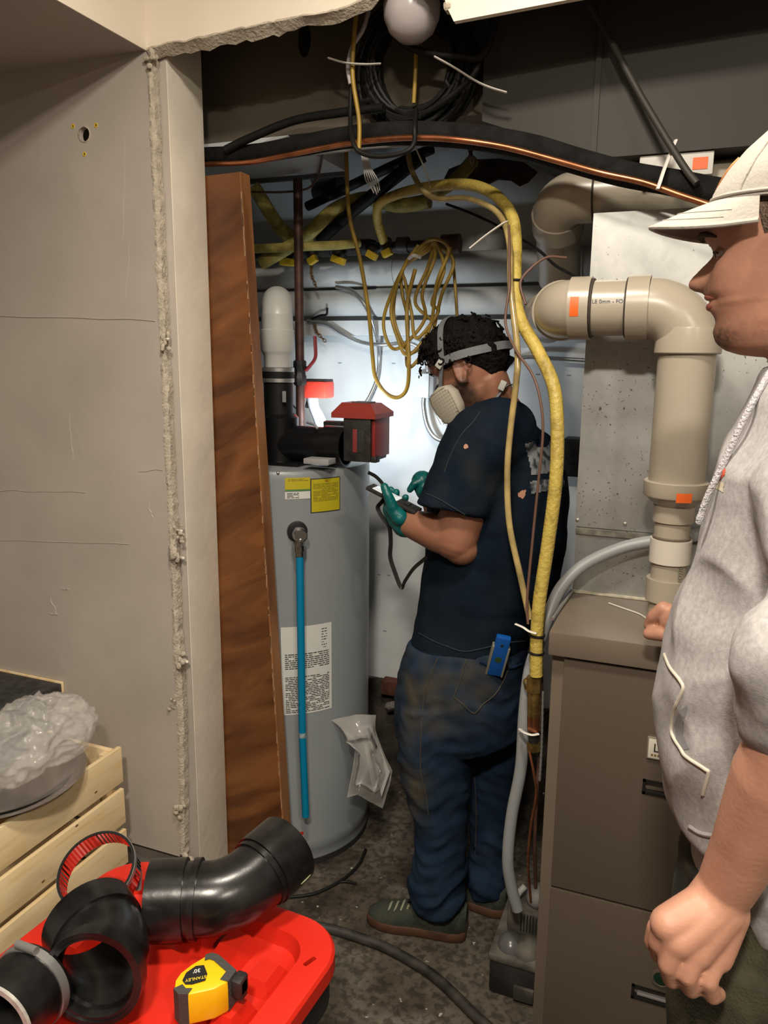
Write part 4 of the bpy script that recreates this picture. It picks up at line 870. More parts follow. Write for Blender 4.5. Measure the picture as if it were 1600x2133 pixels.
MB().lathe([(.044, 0), (.044, zq(790) - zq(880)), (.048, zq(788) - zq(880)), (.048, zq(768) - zq(880)), (.044, zq(765) - zq(880))], (vx_, TY, zq(880)), (0, 0, 1), 36).build('rubber_coupling', M_BLK, bt)
for py in (774, 796): MB().lathe([(.0487, 0), (.0495, .001), (.0495, .011), (.0487, .012)], (vx_, TY, zq(py)), (0, 0, 1), 36, cap=False).build('steel_band', M_STEELFLEX, bt)
MB().bbox(P(588, 838, TY - .05), P(594, 815, TY - .05) + Vector((0, .006, 0)), .001).build('grey_sticker', mat('grey_sticker', (.25, .25, .26), .5), bt)
tz = TH + .062
MB().lathe([(.06, 0), (.06, zq(868) - TH - .002), (.05, zq(862) - TH)], (vx_, TY, TH + .001), (0, 0, 1), 36).build('riser_body', M_ABS, bt)
xr = P(722, 910, TY).x
MB().tube([(vx_, TY, tz), (xr, TY, tz)], .055, 36, sm=0).build('level_body', M_ABS, bt)
MB().tube([(P(680, 910, TY).x, TY, tz), (xr, TY, tz)], .060, 36, sm=0).build('outlet_hub', M_ABS, bt)
MB().bbox((vx_ - .09, TY - .07, TH + .0006), (vx_ + .10, TY + .07, TH + .012), .004).build('base_plate', M_ABS, bt)
MB().tube([P(640, 880, TY - .02), P(655, 885, TY - .045), P(662, 893, TY - .05)], .004, 8).build('pale_edge', mat('pale_edge_grey', (.3, .31, .33), .5), bt)  # pale grey strip along the top of the tee body
MB().bbox(P(632, 966, TY - .12), P(684, 958, TY - .12) + Vector((0, .05, 0)), .002).build('paper_scrap', mat('grey_paper', (.3, .3, .3), .8), bt)
# red and black box unit
rb = thing('blower_box', P(735, 960, TY), 'red and black boxy blower unit on the edge of the water heater top', 'blower')
M_REDB = mat('red_plastic', (0.24, 0.022, 0.018), 0.4); M_REDL = mat('red_lid_plastic', (0.30, 0.04, 0.03), 0.4)
x0, x1 = P(716, 910, TY - .05).x, P(776, 910, TY - .05).x; z0 = P(745, 962, TY - .05).z; z1 = P(745, 870, TY - .05).z
z0 = max(z0, TH + .0015)
MB().bbox((x0, TY - .055, z0), (x1 - .004, TY + .075, z1), .006).build('black_housing', M_BLKIRON, rb)
MB().bbox((x1 - .0045, TY - .045, z0 + .012), (x1 + .006, TY + .07, z1), .003).build('red_side', M_REDB, rb)
lp = [(x0 - .035, TY - .06, z1 - .002), (x1 + .012, TY - .06, z1 - .002), (x1 + .012, TY + .085, z1 - .002), (x0 - .035, TY + .085, z1 - .002)]
lp2 = [(x0 - .035, TY - .06, z1 + .012), (x1 + .012, TY - .06, z1 + .012), (x1 + .012, TY + .085, z1 + .012), (x0 - .035, TY + .085, z1 + .012)]
lp3 = [(x0 - .02, TY - .02, z1 + .040), (x1 - .018, TY - .02, z1 + .038), (x1 - .018, TY + .06, z1 + .038), (x0 - .02, TY + .06, z1 + .040)]
MB().loft([lp, lp2, lp3]).build('red_lid', M_REDL, rb, smooth=0)
mb = MB(); mb.box((x0 + .004, TY - .005, z1 + .0385), (x1 - .03, TY + .045, z1 + .042)); mb.build('lid_window', mat('lid_grey', (.09, .07, .065), .5), rb, smooth=0)
a = P(735, 942, TY - .056); b = P(758, 895, TY - .056)
MB().bbox((a.x, TY - .0566, a.z), (b.x, TY - .0548, b.z), .0005).build('rating_label', mat('dark_label', (.03, .03, .028), .4), rb)
MB().bbox((a.x, TY - .0572, a.z), (a.x + (b.x-a.x)*.38, TY - .0564, b.z), .0002).build('red_label', mat('dull_red_label', (.22, .03, .03), .5), rb)
MB().bbox((x1 - .006, TY - .05, z0 - .0005), (x1 + .012, TY - .02, z0 + .018), .003).build('foot', M_BLKIRON, rb)
# iron gas pipe with red lever valve
gp = thing('gas_riser', P(622, 880, 2.32), 'rusty iron gas riser pipe with a red lever valve', 'pipe')
GY = 2.235; xg = P(625, 780, GY).x; zg = lambda py: P(625, py, GY).z
MB().cyl((xg, GY, TH + .003), (xg, GY, min(zg(372), wz - .002)), .0142, 18).build('riser', M_IRON, gp)
MB().lathe([(.018, 0), (.022, .006), (.022, .03), (.019, .034), (.019, .05), (.022, .054), (.022, .075), (.018, .08)], (xg, GY, zg(803)), (0, 0, 1), 8).build('valve_body', M_BLKIRON, gp)
MB().cyl((xg, GY, zg(768)), P(640, 768, GY - .01), .008, 10).build('valve_stem', M_BLKIRON, gp)
MB().tube(pts3([(637, 772, GY - .01), (646, 762, GY - .01), (657, 745, GY - .01), (657, 720, GY - .01), (656, 700, GY - .01)]), .0085, 10, sm=5, flat=.6).build('lever_handle', M_REDP, gp)
hose('black_wire', 'short black wire behind the iron gas riser', 'wire', [(602, 836, 2.2), (612, 846, 2.25), (622, 856, 2.3)], .003, M_BLK)
MB  # impact driver standing on the heater top
dr = thing('impact_driver', Vector((P(665, 880, 2.3).x, 2.30, TH + .001)), 'red cordless impact driver standing on the water heater top', 'power tool')
M_DRED = mat('tool_red', (.62, .05, .03), .4); M_DWH = mat('tool_grip_grey', (.35, .36, .38), .5)
def box_px(mb, x0, y0_, x1, y1_, yc, dp, r): 
    a = P(x0, y1_, yc); b = P(x1, y0_, yc); mb.bbox((a.x, yc - dp, a.z), (b.x, yc + dp, b.z), r); return mb
box_px(MB(), 634, 794, 688, 828, 2.30, .034, .009).build('motor_housing', M_DRED, dr)
box_px(MB(), 636, 790, 686, 795, 2.30, .03, .002).build('top_guard', M_BLKIRON, dr)
MB().cyl(P(640, 812, 2.30), P(622, 812, 2.30), .026, 18, .018).build('nose_cone', M_DWH, dr)
MB().tube(pts3([(650, 826, 2.30), (654, 848, 2.30), (665, 872, 2.30), (674, 900, 2.30)]), [.020, .018, .020, .022], 14).build('grip', M_DWH, dr)
MB().capsule(P(642, 835, 2.30), P(640, 846, 2.30), .006, .007).build('trigger', M_BLKIRON, dr)
MB().bbox(Vector((P(655, 900, 2.3).x, 2.26, TH + .001)), Vector((P(700, 900, 2.3).x, 2.34, TH + .04)), .006).build('battery', M_BLKIRON, dr)
# LED work light hidden behind the vent tee, shining on the wall
wk = thing('work_light', Vector((WORK_POS.x, WORK_POS.y - .02, TH)), 'small black LED work light behind the black vent tee', 'work light')
wd_ = (P(800, 850, 2.65) - WORK_POS).normalized(); Mw = Matrix.Translation(WORK_POS - wd_*.014) @ wd_.to_track_quat('Z', 'Y').to_matrix().to_4x4()
MB().bbox((-.035, -.025, -.014), (.035, .025, .010), .004, Mw).build('housing', M_BLKIRON, wk)
MB().bbox((-.028, -.019, .010), (.028, .019, .0115), .0005, Mw).build('led_panel', mat('led_white', (.8, .92, 1.0), .5, emit=25), wk)
MB().bbox((WORK_POS.x - .03, WORK_POS.y - .05, TH + .001), (WORK_POS.x + .03, WORK_POS.y + .01, TH + .016), .003).build('foot', M_BLKIRON, wk)
MB().tube([(WORK_POS.x, WORK_POS.y - .03, TH + .012), WORK_POS - wd_*.02], .008, 8, sm=0).build('neck', M_BLKIRON, wk)
# condensate pump by the furnace
pu = thing('condensate_pump', (FX0 - .06, 1.70, 0), 'dusty black condensate pump on the floor beside the furnace', 'pump')
pa = PZ(1012, 2065, 0); PXa, PXb = pa.x + .005, FX0 - .012; PYa, PYb = 1.67, 1.90
PYa = pa.y
M_DUST = mat('dusty_grey_plastic', (.16, .145, .12), .8, col2=(.035, .03, .025), vscale=14)
M_PUMPB = mat('dusty_black_tank', (.022, .02, .018), .6, var=.5, vscale=15)
zl = P(1012, 1995, PYa).z
mb = MB(); mb.bbox((PXa, PYa, .001), (PXb, PYa + .26, zl), .012); mb.build('reservoir', M_PUMPB, pu)
MB().bbox((PXa - .003, PYa - .003, zl - .002), (PXb + .002, PYa + .263, zl + .016), .006).build('cover_plate', M_DUST, pu)
MB().ball((PXa + .045, PYa + .05, zl + .012), (.035, .038, .035), 18, 12).build('float_dome', mat('pump_dome', (.10, .10, .10), .25), pu)
MB().ball((PXb - .035, PYa + .05, zl + .014), (.036, .045, .036), 18, 12).build('check_dome', M_DUST, pu)
mz = zl + .016
MB().bbox((PXa + .022, PYa + .09, mz), (PXb - .002, PYa + .22, mz + .07), .012).build('motor_cover', M_DUST, pu)
for k in range(8): MB().box((PXb - .062 + k*.0078, PYa + .085, mz + .022), (PXb - .059 + k*.0078, PYa + .092, mz + .066)).build('vent_fin', M_PUMPB, pu, smooth=0)
MB().ball((PXb - .03, PYa + .15, mz + .085), (.032, .04, .03), 16, 10).build('motor_dome', mat('pump_grey', (.22, .21, .20), .6), pu)
MB().tube([(PXa + .03, PYa + .12, mz + .06), (PXa + .045, PYa + .12, mz + .10), (PXa + .06, PYa + .13, mz + .12)], .008, 10).build('hose_barb', M_PVCG, pu)
MB().bbox((PXb - .055, PYa - .012, .012), (PXb - .004, PYa - .002, .05), .003).build('loose_tag', M_DUST, pu)
# hoses on the floor
def floor_hose(name, label, l, r, mt, cat='hose'):
    pts = [PZ(a, b, r) for a, b in l]; return tag(MB().tube(pts, r, 12).build(name, mt, smooth=50), label, cat)
floor_hose('floor_hose', 'dusty black hose snaking across the concrete floor', [(560, 1905), (640, 1925), (700, 1938), (760, 1957), (800, 1972), (850, 1998), (900, 2030), (945, 2070), (985, 2110), (1030, 2150), (1100, 2200)], .0135, mat('dusty_black_hose', (.014, .013, .012), .5, col2=(.055, .05, .042), vscale=22))
floor_hose('power_cord', 'thin black cord curling round the base of the water heater', [(560, 1872), (610, 1868), (652, 1862), (690, 1846), (722, 1826), (748, 1800), (762, 1770)], .005, M_BLK, 'cord')
floor_hose('power_cord', 'short black cord end poking out from the water heater base', [(688, 1848), (705, 1838), (725, 1837), (742, 1841)], .004, M_BLK, 'cord')
# paperwork bag taped to the heater
pb = thing('document_bag', P(780, 1690, 2.12), 'clear plastic document bag taped to the side of the water heater', 'plastic bag')
M_BAG = mat('cloudy_film', (.66, .64, .61), .14, alpha=.42, spec=.7, bump=.35, bscale=22)
outl = [(690, 1500), (742, 1488), (783, 1489), (781, 1520), (800, 1570), (817, 1605), (815, 1622), (797, 1684), (775, 1672), (745, 1655), (722, 1662), (735, 1600), (742, 1540)]
def bagpt(px, py, k):
    d = 2.02 + .10*max(0, (px - 745)/70.0); a, z_ = None, None
    return P(px, py, d - .01*k)
mb = MB(); n_ = len(outl); cen_f = P(772, 1590, 1.985); cen_b = P(772, 1590, 2.085)
rim = [bagpt(px, py, 0) for px, py in outl]; midf = [r.lerp(cen_f, .45) + Vector((0, -.018, 0)) for r in rim]; midb = [r.lerp(cen_b, .45) + Vector((0, .012, 0)) for r in rim]
mb.loft([rim, midf], cap=False); mb.loft([rim, midb], cap=False)
mb.add(midf + [cen_f], [(i, (i+1) % n_, n_) for i in range(n_)]); mb.add(midb + [cen_b], [(i, (i+1) % n_, n_) for i in range(n_)])
me = evaluated(mb.mesh('film', M_BAG, smooth=0), [('WELD', dict(merge_threshold=.0005)), ('SUBSURF', dict(levels=2))])
displace(me, lambda p, n: .004*noise.noise(p*30)); me.polygons.foreach_set('use_smooth', [True]*len(me.polygons)); link('film', me, pb)
for k, (a, b, c, d) in enumerate((((760, 1510), (772, 1508), (812, 1608), (795, 1660)), ((750, 1515), (760, 1512), (796, 1640), (778, 1655)))):
    q = [P(*a, 2.055 + .01*k), P(*b, 2.075 + .01*k), P(*c, 2.085 + .01*k), P(*d, 2.065 + .01*k)]
    MB().prism(q, (0, .0012, 0)).build('folded_paper', mat('document_paper', (.5, .49, .46), .7), pb, smooth=0)
MB().prism([P(764, 1518, 2.05), P(769, 1516, 2.05), P(786, 1556, 2.055), P(783, 1560, 2.055)], (0, .001, 0)).build('dark_slot', M_INK, pb, smooth=0)
# ------------------------------------------------------------------ red-lidded tote in the foreground
LZ = 0.75
A_ = PZ(270, 1771, LZ); B_ = PZ(621, 1899, LZ); E1 = PZ(694, 1990, LZ); E2 = PZ(600, 2118, LZ)
lu = (A_ - B_).normalized(); lv = Vector((lu.y, -lu.x, 0)); 
if lv.y > 0: lv = -lv
o_ = B_ + lu * ((E1 - B_).dot(lu) - 0.004)            # back right corner of the lid
LW, LL = 0.44, 0.66
def L(a, b, h=0.0): return o_ + lu*a + lv*b + Vector((0, 0, h))
LM = Matrix((lu, lv, Vector((0, 0, 1)))).transposed().to_4x4(); LM.translation = o_
M_LID = mat('red_tote_plastic', (0.56, 0.018, 0.007), 0.38, var=0.06, vscale=6, bump=0.03, bscale=40)
M_TOTE = mat('black_tote_plastic', (0.014, 0.013, 0.013), 0.5)
tote = thing('storage_tote', L(LW/2, LL/2, -LZ), 'black storage tote with a ribbed red lid', 'storage tote')
def rrect(x0, y0_, x1, y1_, r, z_, n=7):
    out = []
    for (cx, cy, a0) in ((x1 - r, y1_ - r, 0), (x0 + r, y1_ - r, pi/2), (x0 + r, y0_ + r, pi), (x1 - r, y0_ + r, 3*pi/2)):
        for i in range(n + 1): a = a0 + pi/2*i/n; out.append(LM @ Vector((cx + r*cos(a), cy + r*sin(a), z_)))
    return out
R_ = 0.075
rings = [rrect(.004, .004, LW - .004, LL - .004, R_, -.034), rrect(0, 0, LW, LL, R_, -.030), rrect(0, 0, LW, LL, R_, -.006), rrect(.003, .003, LW - .003, LL - .003, R_, -.001), rrect(.008, .008, LW - .008, LL - .008, R_ - .005, 0),
         rrect(.045, .045, LW - .045, LL - .045, R_ - .03, 0), rrect(.052, .052, LW - .052, LL - .052, R_ - .034, -.022), rrect(.06, .06, LW - .06, LL - .06, R_ - .036, -.026)]
lid_me = MB().loft(rings).mesh('lid', M_LID, smooth=30)
sa = PZ(633, 2011, LZ); sb = PZ(657, 1994, LZ); sd = (sb - sa)
cut = MB(); sx = sd.normalized(); sy = Vector((-sx.y, sx.x, 0)); ml = Matrix((sx, sy, Vector((0, 0, 1)))).transposed().to_4x4(); ml.translation = sa
cut.bbox((0, -.0035, -.1), (sd.length, .0035, .1), .003, ml)
lid_me = boolean(lid_me, cut)
lid = link('lid', lid_me, tote)
def block(x0, y0_, x1, y1_, h, inset=.011, z0_=-.026):
    b = [Vector((x0, y0_, z0_)), Vector((x1, y0_, z0_)), Vector((x1, y1_, z0_)), Vector((x0, y1_, z0_))]
    t = [Vector((x0 + inset, y0_ + inset, h)), Vector((x1 - inset, y0_ + inset, h)), Vector((x1 - inset, y1_ - inset, h)), Vector((x0 + inset, y1_ - inset, h))]
    MB().loft([[LM @ v for v in b], [LM @ v for v in t]]).build('rib_block', M_LID, lid, smooth=0)
for i in range(7):
    yy = .085 + i*.078
    block(.058, yy, .105, yy + .058, -.008 + .0095*(i % 2)); block(LW - .105, yy, LW - .058, yy + .058, -.008 + .0095*(i % 2))
for i in range(3):
    block(.125 + i*.068, .062, .180 + i*.068, .115, -.002); block(.125 + i*.068, .56, .180 + i*.068, .60, -.002)
block(.125, .13, LW - .125, .30, -.004, .014); block(.125, .33, LW - .125, .52, -.004, .014)
rings = [rrect(.05, .05, LW - .05, LL - .05, R_, -LZ + .001), rrect(.03, .03, LW - .03, LL - .03, R_, -.30), rrect(.018, .018, LW - .018, LL - .018, R_, -.0345)]
body = MB().loft(rings).build('tote_body', M_TOTE, tote, smooth=30)
MB().loft([rrect(.012, .012, LW - .012, LL - .012, R_, -.085), rrect(.006, .006, LW - .006, LL - .006, R_, -.08), rrect(.006, .006, LW - .006, LL - .006, R_, -.036)]).build('tote_rim', M_TOTE, tote, smooth=30)

# big black elbow lying on the lid
def hub_tube(parent, name, pts, r, mt, ri=None):
    """pipe section with real wall thickness: outside, rim, inside"""
    path = smooth_path(pts, 8) if len(pts) > 2 else [Vector(p) for p in pts]
    return MB().tube(path, r, 44, sm=0).build(name, mt, parent, smooth=40)
def hollow(path, ro, ri, n=44, mtid=None):
    path = [Vector(p) for p in path]; N = len(path); outer = []; inner = []; u = None
    for i, p in enumerate(path):
        t = (path[min(i+1, N-1)] - path[max(i-1, 0)]).normalized()
        if u is None: u, w = frame(t)
        else: u = (u - t*u.dot(t)).normalized(); w = t.cross(u)
        a = ro[i] if isinstance(ro, list) else ro; b = ri[i] if isinstance(ri, list) else ri
        outer.append([p + u*(a*cos(2*pi*k/n)) + w*(a*sin(2*pi*k/n)) for k in range(n)]); inner.append([p + u*(b*cos(2*pi*k/n)) + w*(b*sin(2*pi*k/n)) for k in range(n)])
    return MB().loft(outer + inner[::-1] + [outer[0]], cap=False)
ZT = LZ + .003
rB = 0.056
cl = [PZ(312, 1876, ZT + rB), PZ(388, 1872, ZT + rB), PZ(455, 1868, ZT + rB), PZ(512, 1843, ZT + rB + .004), PZ(556, 1806, ZT + rB + .012), PZ(598, 1768, ZT + rB + .018)]
be = thing('pipe_elbow', cl[1] - Vector((0, 0, rB)), 'big black plastic pipe elbow lying across the red lid towards the water heater', 'pipe fitting')
sp = smooth_path(cl, 10); N = len(sp)
hollow(sp, .0515, .047).build('bend', M_ABSD, be, smooth=50)
hollow(sp[:11], .0570, .050).build('hub', M_ABSD, be, smooth=40)
hollow(sp[12:15], .0565, .050).build('ridge', M_ABSD, be, smooth=40)
hollow(sp[N-13:], .0572, .050).build('hub', M_ABSD, be, smooth=40)
hollow(sp[N-15:N-12], .0545, .050).build('ridge', M_ABSD, be, smooth=40)
d_ = (sp[-1] - sp[-3]).normalized(); u_, w_ = frame(d_); pt_ = P(635, 1842, (sp[-4]).y)
ce_ = sp[-5]; ndir = (P(632, 1846, ce_.y) - ce_); ndir = (ndir - d_*ndir.dot(d_)).normalized()
ndir = (ndir + (CAM - ce_).normalized()*.55); ndir = (ndir - d_*ndir.dot(d_)).normalized()
MB().ball(ce_ + ndir*.0572, (.0012, .0012, .012), 8, 6, Matrix((d_.cross(ndir), ndir, d_)).transposed()).build('green_sticker', mat('pale_green_sticker', (.42, .46, .26), .5), be)
# short black elbow with its open mouth towards the room
rF = 0.064
F0 = PZ(212, 2030, ZT + rF + .004) + Vector((-.005, -.012, 0)); ax0 = (Vector((0.34, -1.0, 0.10))).normalized()
FC = F0 - ax0*.050; rd = Vector((-.86, .46, .10)).normalized(); F4 = FC + rd*.072
fe = thing('pipe_elbow', F0 - Vector((0, 0, rF)), 'short black plastic elbow with open mouth beside the tape measure', 'pipe fitting')
arc = elbow_pts(F0, FC, F4, 0.070, 12)
hollow([F0 - ax0*.002] + arc + [F4], .0585, .0530).build('bend', M_ABSD, fe, smooth=50)
hollow([F0, F0 - ax0*.020], .0640, .0580).build('front_hub', M_ABSD, fe, smooth=40)
hollow([F0 - ax0*.020, F0 - ax0*.024], .0590, .0495).build('inner_stop', M_ABSD, fe, smooth=40)
hollow([F4 - rd*.036, F4], .0632, .0572).build('rear_hub', M_ABSD, fe, smooth=40)
# third fitting with a pale rim
G0 = PZ(18, 2134, ZT + .056) + Vector((-.016, -.008, 0)); gx = Vector((.12, -1, .05)).normalized()
ge = thing('pipe_coupling', G0 - Vector((0, 0, .056)), 'black pipe coupling with a pale scuffed rim at the lid corner', 'pipe fitting')
hollow([G0, G0 - gx*.03, G0 - gx*.075], .0525, .0465).build('sleeve', M_ABSD, ge, smooth=40)
hollow([G0 + gx*.0015, G0 - gx*.003], .0535, .0470).build('pale_rim', mat('pale_rim', (.38, .36, .33), .6, var=.4, vscale=50), ge, smooth=40)
hollow([G0 - gx*.058, G0 - gx*.070], .0545, .0523).build('clamp_band', M_STEELFLEX, ge, smooth=40)
cs = G0 - gx*.064 + Vector((0.0, 0, .0575)); MB().cyl(cs + Vector((-.016, 0, 0)), cs + Vector((.016, 0, 0)), .0055, 14).build('clamp_screw', M_STEELFLEX, ge)
hollow([G0 - gx*.035, G0 - gx*.045], .0468, .042).build('inner_stop', M_ABSD, ge, smooth=40)
# polished steel coupling shield with its clamp screw
S0 = PZ(203, 1814, ZT + .062); sax = Vector((.10, -.52, .85)).normalized()
sh = thing('coupling_shield', S0 - Vector((0, 0, .05)), 'shiny steel coupling shield ring with a screw clamp behind the elbows', 'hose clamp')
M_MIRROR = mat('polished_steel', (.62, .58, .56), .12, 1.0)
n_ = 120; u, w = frame(sax); RO = .058
o1 = []; o2 = []; 
for k in range(n_):
    a = 2*pi*k/n_; q = .0007*(k % 2); e = u*cos(a) + w*sin(a)
    o1.append(e*(RO + q)); o2.append(e*(RO - .0012 + q))
c0, c1 = S0 + sax*.006, S0 - sax*.030
MB().loft([[c0 + v for v in o1], [c1 + v for v in o1], [c1 + v for v in o2], [c0 + v for v in o2], [c0 + v for v in o1]], cap=False).build('ribbed_band', M_MIRROR, sh, smooth=20)
hollow([c0 + sax*.0006, c0 - sax*.008], RO + .0026, RO + .0012).build('outer_strap', M_STEELFLEX, sh, smooth=40)
hollow([c0 + sax*.0014, c0 - sax*.0002], RO + .002, RO - .0018).build('dark_gasket_edge', M_BLK, sh, smooth=40)
ks = PZ(288, 1834, ZT + .03); MB().cyl(ks + Vector((.004, -.006, -.012)), ks + Vector((-.004, .006, .014)), .0055, 12).build('clamp_screw', M_STEELFLEX, sh)
MB().bbox(ks + Vector((-.009, -.006, -.006)), ks + Vector((.003, .008, .010)), .002).build('clamp_housing', M_STEELFLEX, sh)
# tape measure lying on its side
tm = thing('tape_measure', PZ(432, 2075, ZT), 'yellow and black tape measure lying on the red lid', 'tape measure')
M_TY = mat('tape_yellow', (.80, .46, .006), .35); M_TG = mat('tape_grey_rubber', (.045, .043, .040), .65, bump=.2, bscale=200)
hT = .046
def tp(px, py): return PZ(px, py, ZT + hT)
top = [(362, 2060), (364, 2042), (375, 2026), (398, 2008), (428, 1990), (442, 1986), (455, 1990), (478, 2010), (492, 2022), (474, 2046), (446, 2060), (420, 2066), (392, 2072), (372, 2072)]
tpts = [tp(*q) for q in top]; cenT = sum(tpts, Vector())/len(tpts)
def tr(k, z_): return [Vector((cenT.x + (p.x - cenT.x)*k, cenT.y + (p.y - cenT.y)*k, z_)) for p in tpts]
tbody = MB().loft([tr(.95, ZT + .0005), tr(1.0, ZT + .004), tr(1.0, ZT + hT - .006), tr(.96, ZT + hT - .001), tr(.88, ZT + hT)]).build('yellow_case', M_TY, tm, smooth=50)
def band(i0, i1, k0=1.012):
    idx = list(range(i0, i1 + 1)); out = []
    for zz in (ZT + .0008, ZT + .004, ZT + hT - .006, ZT + hT + .0012):
        out.append([Vector((cenT.x + (tpts[j % 14].x - cenT.x)*k0, cenT.y + (tpts[j % 14].y - cenT.y)*k0, zz)) for j in idx])
    out.append([Vector((cenT.x + (tpts[j % 14].x - cenT.x)*.70, cenT.y + (tpts[j % 14].y - cenT.y)*.70, ZT + hT + .0012)) for j in idx])
    MB().loft(out, cap=False, closed=False).build('rubber_grip', M_TG, tm, smooth=40)
band(4, 9); band(12, 14, 1.014)
hk = tp(496, 2026); MB().bbox(hk + Vector((-.006, -.012, -.030)), hk + Vector((.010, .010, -.004)), .004).build('tape_mouth', M_BLKIRON, tm)
MB().bbox(hk + Vector((.006, -.008, -.034)), hk + Vector((.010, .006, -.008)), .001).build('end_hook', M_BLKIRON, tm)
lbl = [tp(380, 2044), tp(388, 2028), tp(408, 2014), tp(425, 2012), tp(432, 2030), tp(428, 2044), tp(400, 2052), tp(386, 2052)]
up = Vector((0, 0, .0012))
MB().prism([p + up*.8 for p in lbl], (0, 0, .0006)).build('brand_label', mat('tape_label_black', (.012, .012, .012), .4), tm, smooth=0)
xd = (tp(386, 2046) - tp(427, 2038)); 
text('STANLEY', .0066, tp(430, 2034) + up*1.6, xd, Vector((xd.y, -xd.x, 0)) if (Vector((xd.y, -xd.x, 0))).y < 0 else Vector((-xd.y, xd.x, 0)), mat('label_yellow', (.75, .55, .05), .5), 'lettering', tm, .0002)
text("30'", .0085, tp(418, 2020) + up*1.6, xd, Vector((xd.y, -xd.x, 0)) if (Vector((xd.y, -xd.x, 0))).y < 0 else Vector((-xd.y, xd.x, 0)), mat('label_white', (.7, .7, .66), .5), 'lettering', tm, .0002)

# ------------------------------------------------------------------ pine crate, tray and plastic bag
M_PINE = wood_mat('pine', (.88, .67, .38), (.92, .74, .46), (.80, .57, .28), 5, (0, 0, 0), .5, (8, .8, 8))
CY1 = 1.575; CYN = 1.10; cxf = P(255, 1590, CY1).x; CXL = cxf - .26
zt1 = P(255, 1556, CY1).z; pitch = P(255, 1556, CY1).z - P(255, 1641, CY1).z; sh_ = P(255, 1556, CY1).z - P(255, 1627, CY1).z
crate = thing('wooden_crate', ((cxf + CXL)/2, (CYN + CY1)/2, 0), 'pine slatted crate standing against the grey wall', 'crate')
zlow = zt1
while zlow - pitch > 0.02:
    for (xa, xb_) in ((cxf - .013, cxf), (CXL, CXL + .013)):
        MB().bbox((xa, CYN, zlow - sh_), (xb_, CY1, zlow), .0018).build('slat', M_PINE, crate, smooth=30)
    for (ya, yb_) in ((CYN + .002, CYN + .014), (CY1 - .030, CY1 - .016)):
        MB().bbox((CXL + .014, ya, zlow - sh_), (cxf - .014, yb_, zlow), .0018).build('end_slat', M_PINE, crate, smooth=30)
    zlow -= pitch
for xx in (cxf - .034, CXL + .014):
    for yy in (CYN + .016, CY1 - .052): MB().bbox((xx, yy, .001), (xx + .02, yy + .02, zt1 - .004), .001).build('corner_post', M_PINE, crate, smooth=30)
MB().box((CXL + .014, CYN + .016, max(zlow, .02)), (cxf - .014, CY1 - .032, max(zlow, .02) + .01)).build('crate_floor', M_PINE, crate, smooth=0)
for (px, py) in ((160, 1720), (90, 1836), (200, 1650)): 
    c = PX(px, py, cxf + .0002); MB().ball(c, (.0006, .006, .003), 10, 5).build('knot', mat('pine_knot', (.20, .09, .03), .6), crate)
# steel tray on the crate
tz_ = zt1 + .010; tcn = Vector((cxf - .16, 1.30, tz_))
tray = tag(MB().lathe([(.10, .0), (.15, .001), (.185, .012), (.207, .020), (.214, .0205), (.214, .0225), (.206, .0225), (.184, .0145), (.15, .0035), (.001, .0025)], tcn, (.04, .0, 1), 64, cap=False).build('steel_tray', M_MIRROR, smooth=40), 'round polished steel tray resting on the pine crate', 'tray')
# crumpled plastic bag
bc_ = P(90, 1565, 1.42); bc_ = Vector((-1.525, 1.37, tz_ + .095))
mb = MB().ball((0, 0, 0), (.135, .19, .088), 128, 80); me = mb.mesh('plastic_bag', mat('clear_poly', (.88, .85, .81), .05, alpha=.26, spec=1.0, bump=.25, bscale=40), smooth=0)
for v in me.vertices:
    p = v.co.copy(); n = p.normalized()
    d = .045*(.22 - abs(noise.noise(p*11 + Vector((3, 1, 2))))) + .026*(.2 - abs(noise.noise(p*27))) + .012*(.2 - abs(noise.noise(p*60)))
    v.co = p + n*d; v.co.z = max(v.co.z, -.072)
me.polygons.foreach_set('use_smooth', [True]*len(me.polygons))
me.transform(Matrix.Translation(bc_)); tag(link('plastic_bag', me), 'crumpled clear plastic bag lying on the steel tray', 'plastic bag')
# dark table top by the wall
tb_z = .637; tx = P(105, 1452, 1.60).x
tbl = thing('side_table', (tx - .35, 1.3, 0), 'dark speckled side table top beside the grey wall', 'table')
MB().bbox((tx - .7, .95, tb_z - .03), (tx, 1.645, tb_z), .003).build('table_top', mat('dark_speckled_top', (.032, .032, .034), .45, var=.6, vscale=40), tbl)
MB().bbox((tx - .7, 1.6455, tb_z - .03), (tx + .003, 1.651, tb_z + .004), .001).build('edge_strip', M_PINE, tbl)
for (xx, yy) in ((tx - .05, 1.60), (tx - .05, .99), (tx - .66, 1.60), (tx - .66, .99)): MB().bbox((xx - .02, yy - .02, .001), (xx + .02, yy + .02, tb_z - .031), .002).build('leg', M_TOTE, tbl)
